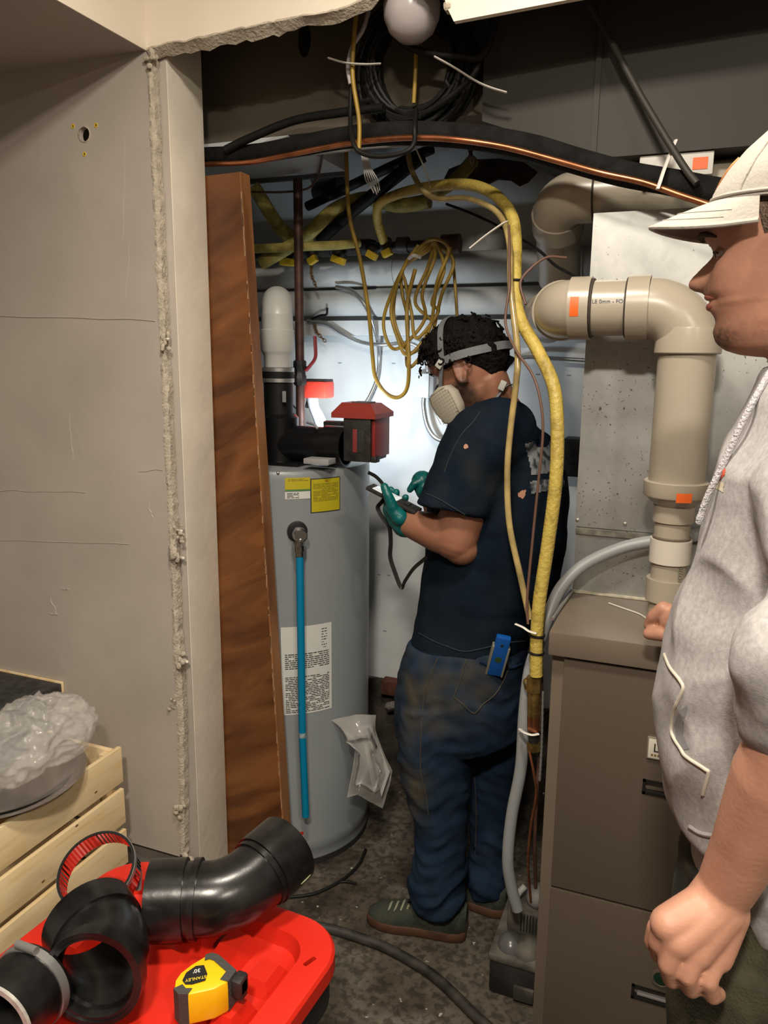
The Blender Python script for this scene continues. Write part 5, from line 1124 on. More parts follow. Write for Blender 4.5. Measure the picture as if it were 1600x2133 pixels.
# ------------------------------------------------------------------ people
from mathutils.bvhtree import BVHTree
def lerp_tab(tab, z):
    if z <= tab[0][0]: return tab[0][1]
    for (a, fa), (b, fb) in zip(tab, tab[1:]):
        if z <= b:
            t = (z - a)/(b - a); t = t*t*(3 - 2*t) if False else t
            return fa + (fb - fa)*t
    return tab[-1][1]
FRONT = [(-.124, .030), (-.120, .054), (-.113, .072), (-.103, .083), (-.090, .0865), (-.078, .0825), (-.070, .0850), (-.062, .0915), (-.055, .0915), (-.0515, .0885), (-.048, .0925), (-.042, .0955), (-.036, .0935), (-.026, .090), (-.010, .086), (.004, .0825), (.014, .089), (.026, .0965), (.040, .0975), (.060, .0935), (.080, .082), (.095, .066), (.107, .046), (.115, .024), (.118, .004)]
BACK = [(-.124, .0), (-.115, -.012), (-.10, -.030), (-.08, -.055), (-.06, -.070), (-.03, -.085), (0, -.095), (.04, -.100), (.07, -.090), (.09, -.073), (.105, -.048), (.115, -.022), (.118, -.002)]
WIDTH = [(-.124, .014), (-.118, .028), (-.11, .038), (-.095, .048), (-.08, .0545), (-.06, .059), (-.03, .066), (0, .071), (.03, .075), (.06, .072), (.08, .063), (.095, .050), (.107, .034), (.115, .016), (.118, .003)]
NOSE = [(-.047, 0), (-.040, .004), (-.036, .018), (-.030, .0285), (-.024, .030), (-.016, .025), (-.006, .0165), (.002, .009), (.010, .003), (.018, 0)]
NOSEW = [(-.045, .014), (-.034, .0165), (-.026, .0155), (-.014, .010), (0, .0085), (.02, .010)]
def head_point(th, z, grow=0.0):
    xf, xb_, w = lerp_tab(FRONT, z), lerp_tab(BACK, z), lerp_tab(WIDTH, z)
    cx = xf*.15 + xb_*.35 if z < -.06 else (xf + xb_)*.25
    c, s = cos(th), sin(th); e = 2/2.35
    c_ = math.copysign(abs(c)**e, c); s_ = math.copysign(abs(s)**e, s)
    x = cx + (xf - cx if c > 0 else cx - xb_)*c_; y = w*s_
    if c > 0 and not grow:
        x += lerp_tab(NOSE, z)*math.exp(-(y/lerp_tab(NOSEW, z))**2)
        for sg in (-1, 1):
            x -= .0125*math.exp(-((y - sg*.032)/.0145)**2 - ((z - .003)/.012)**2)           # eye sockets
            x += .0045*math.exp(-((y - sg*.030)/.020)**2 - ((z - .022)/.007)**2)            # brow ridge
            x += .0035*math.exp(-((y - sg*.014)/.006)**2 - ((z + .033)/.008)**2)            # nostril wings
            yy = y - sg*.052
            x += .006*math.exp(-(yy/.016)**2 - ((z + .022)/.018)**2)                        # cheek bones
        for sg in (-1, 1):
            for (zz, am) in ((.0085, .0062), (-.0065, .0045)): x += am*math.exp(-((y - sg*.032)/.012)**2 - ((z - zz)/.0035)**2)      # eyelids
        if abs(y) > .024: x -= .004*min(1, (abs(y) - .024)/.01)*math.exp(-((z + .053)/.012)**2)*math.exp(-(max(0, abs(y) - .034)/.012)**2)        # lips end at the corners
    return Vector((x, y, z))
def head_mesh(mb, M, nz=92, n=88):
    rings = []
    for i in range(nz + 1):
        z = -.124 + (.118 + .124)*(i/nz)
        rings.append([M @ head_point(2*pi*k/n, z) for k in range(n)])
    mb.loft(rings)
    for sg in (-1, 1):
        E_ = Matrix.Rotation(sg*.35, 3, 'Z') @ Matrix.Rotation(-.18, 3, 'Y')
        c = Vector((-.010, sg*.0755, -.008)); R3 = M.to_3x3() @ E_
        mb.ball(M @ c, (.017, .0055, .031), 18, 12, R3)
        ring = [M @ (c + E_ @ Vector((.0165*cos(a)*(1 if sin(a) > 0 else .75), sg*.006, .030*sin(a)))) for a in [2*pi*q/20 for q in range(21)]]
        mb.tube(ring, .0042, 8, sm=0)
        mb.ball(M @ (c + Vector((-.001, 0, -.027))), (.009, .006, .009), 10, 8, R3)
def hair_shell(M, zlim, mt, name, parent, amp=.008, grow=.010, seed=0, front=True):
    """hair: the upper head pushed outwards, with clumps; zlim(th) gives the hairline height"""
    n, nz = 120, 46; rings = []
    for i in range(nz + 1):
        t = i/nz; ring = []
        for k in range(n):
            th = 2*pi*k/n; z0 = zlim(th); z = z0 + (.1178 - z0)*(t**.8)
            p = head_point(th, z, 1); nrm = Vector((p.x*.9 + .01, p.y*1.2, max(p.z, 0)*1.3 + .001)).normalized()
            q = p*28 + Vector((seed, 0, 0)); g = grow*min(1, t*5 + .15) + amp*(abs(noise.noise(q)) + .6*abs(noise.noise(q*2.2)))*min(1, t*6 + .25)
            ring.append(M @ (p + nrm*g))
        rings.append(ring)
    inner = [[M @ head_point(2*pi*k/n, zlim(2*pi*k/n), 1) for k in range(n)]]
    mb = MB().loft(inner + rings)
    return mb.build(name, mt, parent, smooth=70)
def basis(f, up):
    f = Vector(f).normalized(); up = Vector(up); l = up.cross(f).normalized(); u = f.cross(l).normalized()
    return Matrix((f, l, u)).transposed()
def place(R3, o):
    M = R3.to_4x4(); M.translation = Vector(o); return M
def ell(c, a, b, n=36, tilt=0.0, e=2.2, rot=0.0):
    """horizontal ring: a along x, b along y"""
    out = []
    for k in range(n):
        t = 2*pi*k/n; x = a*math.copysign(abs(cos(t))**(2/e), cos(t)); y = b*math.copysign(abs(sin(t))**(2/e), sin(t))
        xr_, yr_ = x*cos(rot) - y*sin(rot), x*sin(rot) + y*cos(rot)
        out.append(Vector((c[0] + xr_, c[1] + yr_, c[2] + tilt*xr_)))
    return out
def px_rings(tab, ypl, n=36, e=2.2, shrink=0.0):
    """rows of (left px, right px, py, depth half) on the plane y = ypl"""
    rings = []
    for row in tab:
        x0, x1, py, b = row[:4]; dy = row[4] if len(row) > 4 else 0
        a, c = P(x0, py, ypl + dy), P(x1, py, ypl + dy)
        rings.append(ell(((a.x + c.x)/2, ypl + dy, (a.z + c.z)/2), max((c.x - a.x)/2 - shrink, .01), max(b - shrink, .01), n, (c.z - a.z)/(c.x - a.x), e))
    return rings
def limb(mb, pts, rads, n=18):
    for (a, b), (ra, rb_) in zip(zip(pts, pts[1:]), zip(rads, rads[1:])): mb.capsule(a, b, ra, rb_, n)
def set_mask(me, name, fn):
    at = me.attributes.new(name, 'FLOAT', 'POINT')
    at.data.foreach_set('value', [max(0.0, min(1.0, fn(v.co))) for v in me.vertices])
def bvh_of(me): return BVHTree.FromPolygons([v.co.copy() for v in me.vertices], [list(p.vertices) for p in me.polygons])
def on_surface(bvh, px, py, off=.001, far=9):
    d = ray(px, py).normalized(); h, n, i, t = bvh.ray_cast(CAM, d, far)
    if h is None: return None
    return h - d*off
def surf_tube(bvh, l, r, mt, name, parent, off=.001, flat=None, sm=6, dense=4):
    pts = []; q = smooth_path([Vector((a, b, 0)) for a, b in l], dense)
    for p in q:
        h = on_surface(bvh, p.x, p.y, off)
        if h is not None: pts.append(h)
    if len(pts) > 1: return MB().tube(pts, r, 8, sm=0, flat=flat).build(name, mt, parent)
def surf_patch(bvh, poly, mt, name, parent, off=.0015, step=5):
    """a thin print draped on a surface: grid of pixels inside a polygon"""
    xs = [p[0] for p in poly]; ys = [p[1] for p in poly]
    def inside(x, y):
        r = False; j = len(poly) - 1
        for i in range(len(poly)):
            if (poly[i][1] > y) != (poly[j][1] > y) and x < (poly[j][0]-poly[i][0])*(y-poly[i][1])/(poly[j][1]-poly[i][1]) + poly[i][0]: r = not r
            j = i
        return r
    idx = {}; vs = []; fs = []
    nx, ny = int((max(xs)-min(xs))/step) + 1, int((max(ys)-min(ys))/step) + 1
    def vid(i, j):
        if (i, j) not in idx:
            h = on_surface(bvh, min(xs) + i*step, min(ys) + j*step, off)
            if h is None: return None
            idx[(i, j)] = len(vs); vs.append(h)
        return idx[(i, j)]
    for i in range(nx):
        for j in range(ny):
            if inside(min(xs) + (i+.5)*step, min(ys) + (j+.5)*step):
                q = [vid(i, j), vid(i+1, j), vid(i+1, j+1), vid(i, j+1)]
                if None not in q: fs.append(q)
    if fs: return MB().add(vs, fs).build(name, mt, parent, smooth=80)
M_SKIN = mat('skin', (.47, .235, .156), .5, var=.10, vscale=14, sss=.12, bump=.06, bscale=160, attr=('stubble', (.10, .055, .035)))
M_SKIN2 = mat('shade_toned_skin', (.28, .122, .072), .5, var=.12, vscale=14, sss=.1, bump=.06, bscale=160, attr=('stubble', (.035, .02, .014)))  # base tone lowered to carry the closet's shade
M_HAIRD = mat('dark_curly_hair', (.006, .0045, .004), .7, spec=.15, var=.5, vscale=60, bump=.9, bscale=130)
M_HAIRB = mat('brown_cropped_hair', (.13, .085, .055), .7, var=.4, vscale=120, bump=.7, bscale=220)

# ================================================================= the masked worker
wk_root = thing('person', (-.60, 1.95, 0), 'person in navy t-shirt and dirty jeans wearing a respirator, holding a tester', 'person')
WY = 1.98
hR = basis((-.90, .16, -.42), (-.42, .05, .90)); hO = P(977, 768, 1.95); HM = place(hR, hO)
body = MB(); head_mesh(body, HM)
nk0 = hO + hR @ Vector((-.035, 0, -.05)); nk1 = P(1042, 872, 1.98); nk1 = Vector((nk1.x, 1.98, nk1.z))
limb(body, [nk0, nk0.lerp(nk1, .5), nk1], [.054, .055, .070])
tors = [(900, 1130, 955, .15), (905, 1150, 1010, .16), (908, 1160, 1100, .16), (905, 1150, 1200, .16), (890, 1120, 1320, .16), (870, 1085, 1400, .15)]
body.loft(px_rings([(985, 1090, 885, .12)] + tors, WY, shrink=.02))
for (px, py, dy) in ((905, 1450, -.1),): pass
limb(body, [P(925, 1430, 1.88), P(908, 1640, 1.845), P(918, 1860, 1.845)], [.07, .045, .03]); limb(body, [P(1025, 1430, 2.01), P(1028, 1640, 2.03), P(1020, 1850, 2.03)], [.07, .045, .03])
# arms
shL = P(1010, 935, 1.82); elL = P(950, 1122, 1.78); wrL = P(842, 1086, 1.80)
limb(body, [shL, shL.lerp(elL, .55), elL], [.062, .062, .055], 22); limb(body, [elL, elL.lerp(wrL, .35), wrL], [.051, .049, .033], 22)
body.ball(P(962, 1142, 1.785), (.045, .045, .042), 16, 10)
shR = P(1000, 935, 2.14); elR = P(930, 1130, 2.16); wrR = P(900, 1032, 2.05)
limb(body, [shR, elR], [.06, .05]); limb(body, [elR, wrR], [.047, .032])
hl = P(820, 1068, 1.80); limb(body, [wrL, hl], [.030, .020]); limb(body, [wrR, P(885, 1008, 2.05)], [.03, .022])
bme = organic(body, 'body', M_SKIN2, .0042, 3)
HMi = HM.inverted()
def beard_w(p):
    q = HMi @ p
    if not (-.13 < q.z < .0 and q.x > -.03 and abs(q.y) < .09): return 0
    jaw = -.018 - .9*max(0, q.x - .055)*(1 if abs(q.y) > .03 else .3)
    return .95*max(0, min(1, (jaw - q.z)/.02))*max(0, min(1, (q.x + .03)/.02))*(1 - .6*max(0, noise.noise(p*90)))
set_mask(bme, 'stubble', beard_w); link('body', bme, wk_root)
# hair
def wl_hair(th):
    c = abs(((th + pi) % (2*pi)) - pi)          # 0 front .. pi back
    if c < .9: return .060 - .008*sin(th*9)
    if c < 1.35: return .045 - (c - .9)*.08
    if c < 1.75: return .014
    return .010 - (c - 1.75)/(pi - 1.75)*.095
hair_shell(HM, wl_hair, M_HAIRD, 'hair', wk_root, amp=.022, grow=.009, seed=3)
mb = MB(); rr = random.Random(21)
for k in range(240):                             # curls along the fringe and crown
    th = rr.uniform(-1.9, 1.9) if k < 150 else rr.uniform(0, 2*pi); z = wl_hair(th) + rr.uniform(0, .05) if k < 150 else rr.uniform(.03, .115)
    p = head_point(th, min(z, .116), 1); nrm = Vector((p.x, p.y*1.3, max(p.z, 0))).normalized(); c = HM @ (p + nrm*rr.uniform(.014, .026)); u, w = frame(hR @ nrm + Vector((rr.uniform(-.5, .5), 0, rr.uniform(-.5, .5))))
    r = rr.uniform(.005, .009); mb.tube([c + u*(r*cos(a)) + w*(r*sin(a)) for a in (0, 1.2, 2.4, 3.6, 4.8)], .0024, 5, sm=3)
tag(mb.build('hair_curls', M_HAIRD, wk_root, smooth=60), kind='stuff')
for sg in (-1, 1):
    e = HM @ Vector((.0655, sg*.031, .002)); MB().ball(e, .0112, 14, 10).build('eye', mat('eye_white', (.5, .47, .44), .25), wk_root)
    MB().tube([HM @ Vector((.0955, sg*.012, .021)), HM @ Vector((.0955, sg*.028, .0265)), HM @ Vector((.083, sg*.046, .021))], .0035, 8, flat=.6).build('eyebrow', M_HAIRD, wk_root)
# t-shirt
shirt = MB()
M_SHIRT = mat('navy_cotton', (.0060, .0125, .0235), .95, var=.25, vscale=10, bump=.25, bscale=260, spec=.08, attr=('dust', (.026, .028, .028)))  # navy made extra dark, closet shade included in the colour
trow = [(985, 1085, 872, .085), (962, 1112, 888, .145), (942, 1142, 912, .185), (918, 1165, 950, .21), (906, 1180, 1000, .215), (902, 1184, 1060, .21), (898, 1180, 1120, .205), (892, 1174, 1170, .20), (884, 1164, 1230, .20), (874, 1140, 1285, .20), (866, 1112, 1330, .20, -.01), (870, 1100, 1352, .197, -.01)]
shirt.loft(px_rings(trow, WY, 44))
slv = [P(1040, 905, 1.86), P(1005, 930, 1.82), P(975, 1000, 1.79), P(944, 1066, 1.78)]
limb(shirt, slv[:2], [.095, .098], 24)
d1 = (slv[3] - slv[1]).normalized(); u_, w_ = frame(d1)
def sleeve(mb, a, b, ra, rb_, skew=.0):
    d = (b - a).normalized(); u, w = frame(d); rings = []
    for i in range(9):
        t = i/8; c = a.lerp(b, t); r = ra + (rb_ - ra)*t
        rings.append([c + u*(r*cos(2*pi*k/28)) + w*(r*1.02*sin(2*pi*k/28)) + d*(skew*t*(cos(2*pi*k/28)*u.x + sin(2*pi*k/28)*w.x)) for k in range(28)])
    mb.loft(rings)
sleeve(shirt, slv[1] + Vector((.005, 0, .02)), slv[3], .096, .090, -.02)
sleeve(shirt, P(1010, 905, 2.14), P(930, 1050, 2.15), .09, .088)
sme = organic(shirt, 't_shirt', M_SHIRT, .006, 5)
def shirt_fold(p, n):
    a = noise.noise(Vector((p.x*7 + p.z*5, p.y*6, p.z*9 - p.x*6))); b = noise.noise(Vector((p.x*16, p.y*12, p.z*22)))
    return .010*(abs(a) - .25) + .003*b
displace(sme, shirt_fold)
dc = P(990, 985, 1.72); hc2 = P(930, 1350, 1.8)
set_mask(sme, 'dust', lambda p: .55*math.exp(-((p - dc).length/.11)**2)*(.6 + noise.noise(p*25)) + .25*max(0, noise.noise(p*9)) + .25*math.exp(-((p - hc2).length/.12)**2))
link('t_shirt', sme, wk_root); sb_ = bvh_of(sme)
M_PRINT = mat('worn_white_print', (.20, .215, .225), .9, col2=(.012, .018, .028), vscale=45, lo=.38, hi=.55, detail=6)
surf_patch(sb_, [(1094, 925), (1112, 919), (1120, 932), (1142, 930), (1145, 920), (1165, 930), (1178, 965), (1176, 980), (1108, 990), (1104, 968)], M_PRINT, 'back_print', wk_root, .003, 2.5)
surf_patch(sb_, [(1104, 1003), (1140, 998), (1175, 996), (1176, 1014), (1140, 1022), (1106, 1029)], M_PRINT, 'back_print', wk_root, .003, 2.5)
M_HOLE = mat('skin_through_hole', (.42, .21, .14), .6)
surf_patch(sb_, [(966, 928), (970, 924), (974, 926), (976, 932), (971, 935), (966, 934)], M_HOLE, 'shirt_hole', wk_root, .002, 1.2)
surf_patch(sb_, [(1079, 1028), (1086, 1022), (1096, 1020), (1094, 1032), (1089, 1040), (1084, 1036), (1080, 1036)], M_HOLE, 'shirt_hole', wk_root, .002, 1.2)
M_STITCH = mat('navy_stitch', (.012, .018, .026), .8)
surf_tube(sb_, [(887, 1028), (915, 1040), (945, 1058), (975, 1076), (997, 1094)], .0016, M_STITCH, 'sleeve_hem', wk_root)
surf_tube(sb_, [(872, 1318), (900, 1334), (930, 1346), (965, 1357), (1000, 1352), (1050, 1340), (1095, 1335)], .0018, M_STITCH, 'shirt_hem', wk_root)
surf_tube(sb_, [(1000, 858), (985, 880), (962, 905), (940, 945), (925, 985)], .0016, M_STITCH, 'shoulder_seam', wk_root)
MB().torus(nk1 + Vector((-.008, 0, .018)), (.25, 0, 1), .078, .008, 40, 10).build('collar', M_SHIRT, wk_root)
# jeans
M_JEANS = mat('indigo_denim', (.015, .036, .074), .9, col2=(.0075, .018, .040), vscale=16, bump=.3, bscale=420, spec=.1, attr=('dust', (.075, .068, .05)), lo=.3, hi=.7)
jeans = MB()
jeans.loft(px_rings([(862, 1100, 1322, .175), (850, 1098, 1352, .185), (840, 1096, 1395, .19), (836, 1094, 1427, .19), (835, 1092, 1470, .185), (836, 1088, 1505, .175), (842, 1084, 1530, .155)], 1.945, 44, 2.3))
jeans.loft(px_rings([(838, 985, 1455, .10), (834, 984, 1510, .105), (834, 978, 1545, .102), (838, 974, 1590, .098), (848, 974, 1630, .092), (862, 972, 1680, .085), (868, 972, 1720, .078), (870, 970, 1770, .074), (860, 968, 1808, .076), (852, 966, 1832, .08), (860, 966, 1862, .078), (874, 965, 1886, .07)], 1.845, 32))
jeans.loft(px_rings([(960, 1094, 1455, .10), (972, 1090, 1510, .105), (978, 1084, 1560, .10), (980, 1078, 1620, .092), (982, 1070, 1680, .085), (984, 1062, 1740, .078), (980, 1058, 1780, .076, -.008), (974, 1058, 1806, .08, -.014), (978, 1058, 1832, .078, -.018), (984, 1056, 1852, .068, -.02)], 2.03, 32))
jme = organic(jeans, 'jeans', M_JEANS, .006, 5)
def jean_fold(p, n):
    k = 1.0 if p.z < .75 else .45
    zz = p.z + .25*abs(p.x + .55) + .02*sin(p.x*30)
    zz += .03*noise.noise(Vector((p.x*14, p.y*12, p.z*5))); a = noise.noise(Vector((p.x*9, p.y*8, zz*20))); b = noise.noise(Vector((p.x*15 + 7, p.y*12, zz*36)))
    ank = 1 + 1.2*math.exp(-((p.z - .14)/.10)**2)
    return k*ank*(.0085*(.3 - abs(a)) + .0035*b)
displace(jme, jean_fold)
d0, d2, d3 = P(860, 1460, 1.75), P(985, 1420, 1.76), P(862, 1650, 1.76)
set_mask(jme, 'dust', lambda p: (.85*math.exp(-((p - d0).length/.10)**2) + .65*math.exp(-((p - d2).length/.075)**2) + .85*math.exp(-((Vector((p.x - d3.x, 0, (p.z - d3.z)*.5))).length/.042)**2) + .08)*(.75 + .9*noise.noise(p*22)))
link('jeans', jme, wk_root); jb_ = bvh_of(jme)
M_THREAD = mat('tan_thread', (.06, .05, .034), .8)
surf_tube(jb_, [(945, 1452), (958, 1420), (966, 1390), (972, 1375)], .0016, M_THREAD, 'pocket_seam', wk_root)
surf_tube(jb_, [(945, 1452), (965, 1468), (988, 1486), (1005, 1468), (1030, 1448), (1048, 1420), (1062, 1385)], .0016, M_THREAD, 'pocket_seam', wk_root)
surf_tube(jb_, [(1000, 1378), (1030, 1390), (1060, 1392), (1085, 1384)], .004, M_JEANS, 'pocket_hem', wk_root)
surf_tube(jb_, [(915, 1362), (898, 1405), (884, 1450), (878, 1520), (876, 1600), (888, 1660), (893, 1700)], .0015, M_THREAD, 'side_seam', wk_root)
surf_tube(jb_, [(985, 1590), (990, 1640), (992, 1700), (990, 1780)], .0013, M_THREAD, 'inner_seam', wk_root)
# shoes
M_SHOE = mat('green_black_suede', (.020, .026, .018), .85, col2=(.045, .05, .036), vscale=14, bump=.3, bscale=120); M_SOLE = mat('gum_sole', (.085, .036, .018), .6)
M_LACE = mat('pale_lace', (.24, .24, .17), .8)
def shoe(toe, heel, parent, w=.048):
    toe, heel = Vector(toe), Vector(heel); f = (toe - heel); Ls = f.length; f.normalize(); s = Vector((-f.y, f.x, 0))
    def pt(a, b, z): return heel + f*(a*Ls) + s*b + Vector((0, 0, z))
    prof = [(0, .55), (.03, .75), (.12, .92), (.3, .90), (.5, .88), (.7, 1.0), (.85, .92), (.95, .66), (1.0, .34)]
    out = [(a, w*b) for a, b in prof] + [(a, -w*b) for a, b in prof[::-1]]
    mb = MB(); mb.loft([[pt(a*.98 + .01, b*.97, .001) for a, b in out], [pt(a, b*1.04, .006) for a, b in out], [pt(a, b*1.02, .024) for a, b in out], [pt(a, b*.96, .028 ) for a, b in out]])
    sole = mb.build('sole', M_SOLE, parent, smooth=40)
    top = [(0, .095), (.05, .105), (.18, .104), (.3, .098), (.42, .092), (.55, .078), (.7, .062), (.85, .052), (.95, .042), (1.0, .032)]
    def hz(a): return lerp_tab(top, a)
    rings = []
    for i in range(15):
        a = .004 + .985*i/14; wd = lerp_tab([(p, q) for p, q in prof], a)*w*.95; h = hz(a)
        rings.append([pt(a, wd*cos(t)*(1 if sin(t) >= 0 else 1), .022 + max(0, sin(t))**.75*(h - .022)) for t in [pi*k/14 for k in range(15)]] + [pt(a, -wd*.9, .02), pt(a, wd*.9, .02)])
    up_ = MB().loft(rings).build('upper', M_SHOE, parent, smooth=60)
    for k in range(5):
        a = .50 + .065*k; z = hz(a) + .002
        MB().tube([pt(a, -.024, z - .010), pt(a, 0, z + .002), pt(a + .02, .024, z - .010)], .0032, 8, flat=.6).build('lace', M_BLK if k < 1 else M_LACE, parent)
    MB().tube([pt(.47, .0, hz(.47) + .004), pt(.52, .028, hz(.47) + .026), pt(.57, .032, hz(.47) + .012), pt(.50, .006, hz(.47) + .006)], .003, 8).build('lace_loop', M_BLK, parent)
    mb = MB(); 
    rr_ = [[pt(a, sg*(lerp_tab(prof, a)*w*.95 + .0012)*.985, z) for a in [.44 + .04*i for i in range(6)]] for sg, z in ((-1, .045), (-1, .072))]
    return up_
shoe(PZ(764, 1917, 0) + Vector((0, .01, 0)), PZ(972, 1946, 0) + Vector((0, -.0, 0)) , wk_root, .05)
rh = PZ(1052, 1916, 0) + Vector((0, .03, 0)); shoe(rh + Vector((-.275, .02, 0)), rh, wk_root, .048)
# respirator
M_RUB = mat('respirator_rubber', (.03, .033, .036), .6); M_STRAP = mat('grey_strap', (.14, .15, .16), .7, bump=.2, bscale=200); M_FILT = mat('tan_filter', (.36, .33, .265), .8); M_BUCK = mat('pale_buckle', (.42, .42, .39), .5)
mask_c = HM @ Vector((.084, 0, -.056)); mb = MB(); mb.ball(mask_c, (.036, .046, .045), 24, 16, hR); mb.ball(HM @ Vector((.094, 0, -.026)), (.020, .022, .026), 16, 10, hR); mb.cyl(HM @ Vector((.104, 0, -.066)), HM @ Vector((.124, 0, -.074)), .018, 20)
me = organic(mb, 'respirator_mask', M_RUB, .004, 4); link('respirator_mask', me, wk_root)
for sg in (-1, 1):                                 # left cartridge is the one in view (-1 is the far side)
    c = HM @ Vector((.056, sg*.072, -.074)); side = hR @ Vector((.18, sg*1.0, -.05)); side.normalize()
    upv = hR @ Vector((.10, 0, 1)); upv = (upv - side*upv.dot(side)).normalized(); fw = upv.cross(side)
    if fw.dot(hR @ Vector((1, 0, 0))) < 0: fw = -fw
    outl_ = [(-.040, -.012), (-.042, .022), (-.030, .044), (-.004, .052), (.026, .046), (.037, .028), (.036, -.004), (.026, -.036), (.008, -.050), (-.018, -.044), (-.034, -.030)]
    ring = lambda k, h: [c + fw*(q[0]*k) + upv*(q[1]*k) + side*h for q in outl_]
    ca = MB().loft([ring(.9, -.012), ring(1.0, -.008), ring(1.02, .010), ring(.97, .017), ring(.80, .021)]).build('filter_cartridge', M_FILT, wk_root, smooth=50)
    if sg == 1:
        for k in range(-4, 5):
            hw = .046 - .0006*k*k
            MB().tube([c + fw*(k*.0085) + upv*(-hw + .004) + side*.0205, c + fw*(k*.0085) + upv*hw*.9 + side*.0205], .0008, 5, sm=0).build('filter_rib', mat('filter_rib_tan', (.23, .21, .165), .8), ca)
        for k in range(-5, 6):
            hw = .036 - .0004*k*k
            MB().tube([c + upv*(k*.0085) + fw*(-hw) + side*.0205, c + upv*(k*.0085) + fw*(hw*.85) + side*.0205], .0008, 5, sm=0).build('filter_rib', MATS['filter_rib_tan'], ca)
    MB().cyl(c - side*.02, HM @ Vector((.080, sg*.030, -.058)), .018, 16).build('cartridge_port', M_RUB, wk_root)
def strap(l, wd, name, th=.0016):
    pts = smooth_path([HM @ Vector(q) for q in l], 8); rings = []
    cH = HM @ Vector((0, 0, .03))
    for i, p in enumerate(pts):
        t = (pts[min(i+1, len(pts)-1)] - pts[max(i-1, 0)]).normalized(); nn = (p - cH); nn = (nn - t*nn.dot(t)).normalized(); b = t.cross(nn)
        rings.append([p + b*wd + nn*th, p - b*wd + nn*th, p - b*wd - nn*th, p + b*wd - nn*th])
    return MB().loft(rings).build(name, M_STRAP, wk_root, smooth=40)
strap([(.020, .094, .030), (.008, .088, .075), (.000, .060, .120), (-.002, 0, .142), (.0, -.060, .120), (.02, -.092, .03)], .008, 'crown_strap')
strap([(.018, .095, .030), (-.03, .096, .026), (-.08, .072, .018), (-.116, .03, .012), (-.122, 0, .010), (-.116, -.03, .012), (-.06, -.09, .02)], .010, 'rear_strap')
strap([(.022, .094, .026), (.045, .086, -.008), (.060, .078, -.030)], .005, 'side_strap')
bk_ = HM @ Vector((.026, .097, .026)); MB().bbox((-.010, -.003, -.009), (.010, .004, .009), .002, place(hR @ Matrix.Rotation(.5, 3, 'Y'), bk_)).build('strap_buckle', M_BUCK, wk_root)
surf_n = [P(975, 862, 1.84), P(1000, 856, 1.86), P(1030, 832, 1.89), P(1052, 806, 1.92), P(1064, 802, 1.97)]
MB().tube(surf_n, .0065, 8, flat=.35).build('neck_strap', M_STRAP, wk_root)
MB().bbox((-.008, -.004, -.012), (.008, .004, .012), .002, place(Matrix.Rotation(.4, 3, 'Y'), P(1047, 803, 1.895))).build('neck_buckle', M_BUCK, wk_root)
# gloves
M_GLOVE = mat('teal_nitrile', (.0, .105, .105), .38, var=.2, vscale=25, bump=.3, bscale=60)
def glove(name, segs, voxel=.0028):
    mb = MB()
    for l, rads in segs: limb(mb, [P(*q) for q in l], rads, 12)
    link(name, organic(mb, name, M_GLOVE, voxel, 2), wk_root)
glove('glove', [([(844, 1092, 1.80), (831, 1081, 1.80), (818, 1062, 1.80)], [.035, .030, .026]), ([(832, 1078, 1.772), (816, 1058, 1.766)], [.022, .017]),
                ([(818, 1056, 1.762), (808, 1032, 1.756), (801, 1014, 1.762)], [.0150, .0125, .0105]),
                ([(808, 1052, 1.825), (802, 1030, 1.842), (802, 1018, 1.828)], [.012, .0105, .009]), ([(817, 1056, 1.828), (813, 1034, 1.846), (814, 1020, 1.830)], [.012, .0105, .009]),
                ([(826, 1062, 1.828), (824, 1038, 1.846), (826, 1025, 1.830)], [.0115, .010, .009]), ([(838, 1072, 1.826), (840, 1048, 1.845), (845, 1036, 1.830)], [.0115, .010, .009])])
glove('glove', [([(905, 1040, 2.05), (890, 1018, 2.05), (880, 1003, 2.05)], [.034, .036, .032]), ([(876, 1002, 2.03), (863, 1008, 2.02), (854, 1020, 2.015)], [.013, .0115, .0095]),
                ([(884, 998, 2.07), (872, 996, 2.08), (868, 1004, 2.075)], [.012, .011, .009]), ([(886, 1022, 2.03), (877, 1030, 2.03), (878, 1020, 2.04)], [.012, .011, .010]), ([(892, 1030, 2.04), (884, 1040, 2.045), (884, 1030, 2.05)], [.012, .011, .010]),
                ([(892, 1002, 2.01), (880, 1014, 2.0), (876, 1024, 2.0)], [.013, .011, .009])])
# tester in the gloved hand
ta, tb_ = P(770, 1013, 1.80), P(872, 1066, 1.80)
ts = thing('handheld_tester', ta.lerp(tb_, .5) - Vector((0, 0, .01)), 'thin black handheld tester held in the teal glove', 'tester')
f = (tb_ - ta).normalized(); s = Vector((0, 1, 0)); u_ = f.cross(s).normalized(); u_ = -u_ if u_.z < 0 else u_
MT = Matrix((f, s, u_)).transposed().to_4x4(); MT.translation = ta; LT = (tb_ - ta).length
MB().bbox((0, -.026, -.005), (LT, .026, .005), .003, MT).build('tester_body', M_BLKIRON, ts)
MB().bbox((.015, -.021, .005), (LT*.6, .021, .0062), .0005, MT).build('tester_screen', mat('tester_screen', (.6, .66, .68), .2, emit=.4), ts)
MB().bbox((LT*.72, -.012, .005), (LT*.82, .012, .009), .002, MT).build('tester_knob', M_BLKIRON, ts)
def ribbon(name, label, l, wd, mt, cat):
    pts = smooth_path(pts3(l), 6); rings = []
    for i, p in enumerate(pts):
        t = (pts[min(i+1, len(pts)-1)] - pts[max(i-1, 0)]).normalized(); b = t.cross(Vector((0, 1, 0))).normalized()*.8 + Vector((0, .6, 0)); b.normalize(); n2 = t.cross(b)
        rings.append([p + b*wd + n2*.0008, p - b*wd + n2*.0008, p - b*wd - n2*.0008, p + b*wd - n2*.0008])
    return tag(MB().loft(rings).build(name, mt, smooth=40), label, cat)
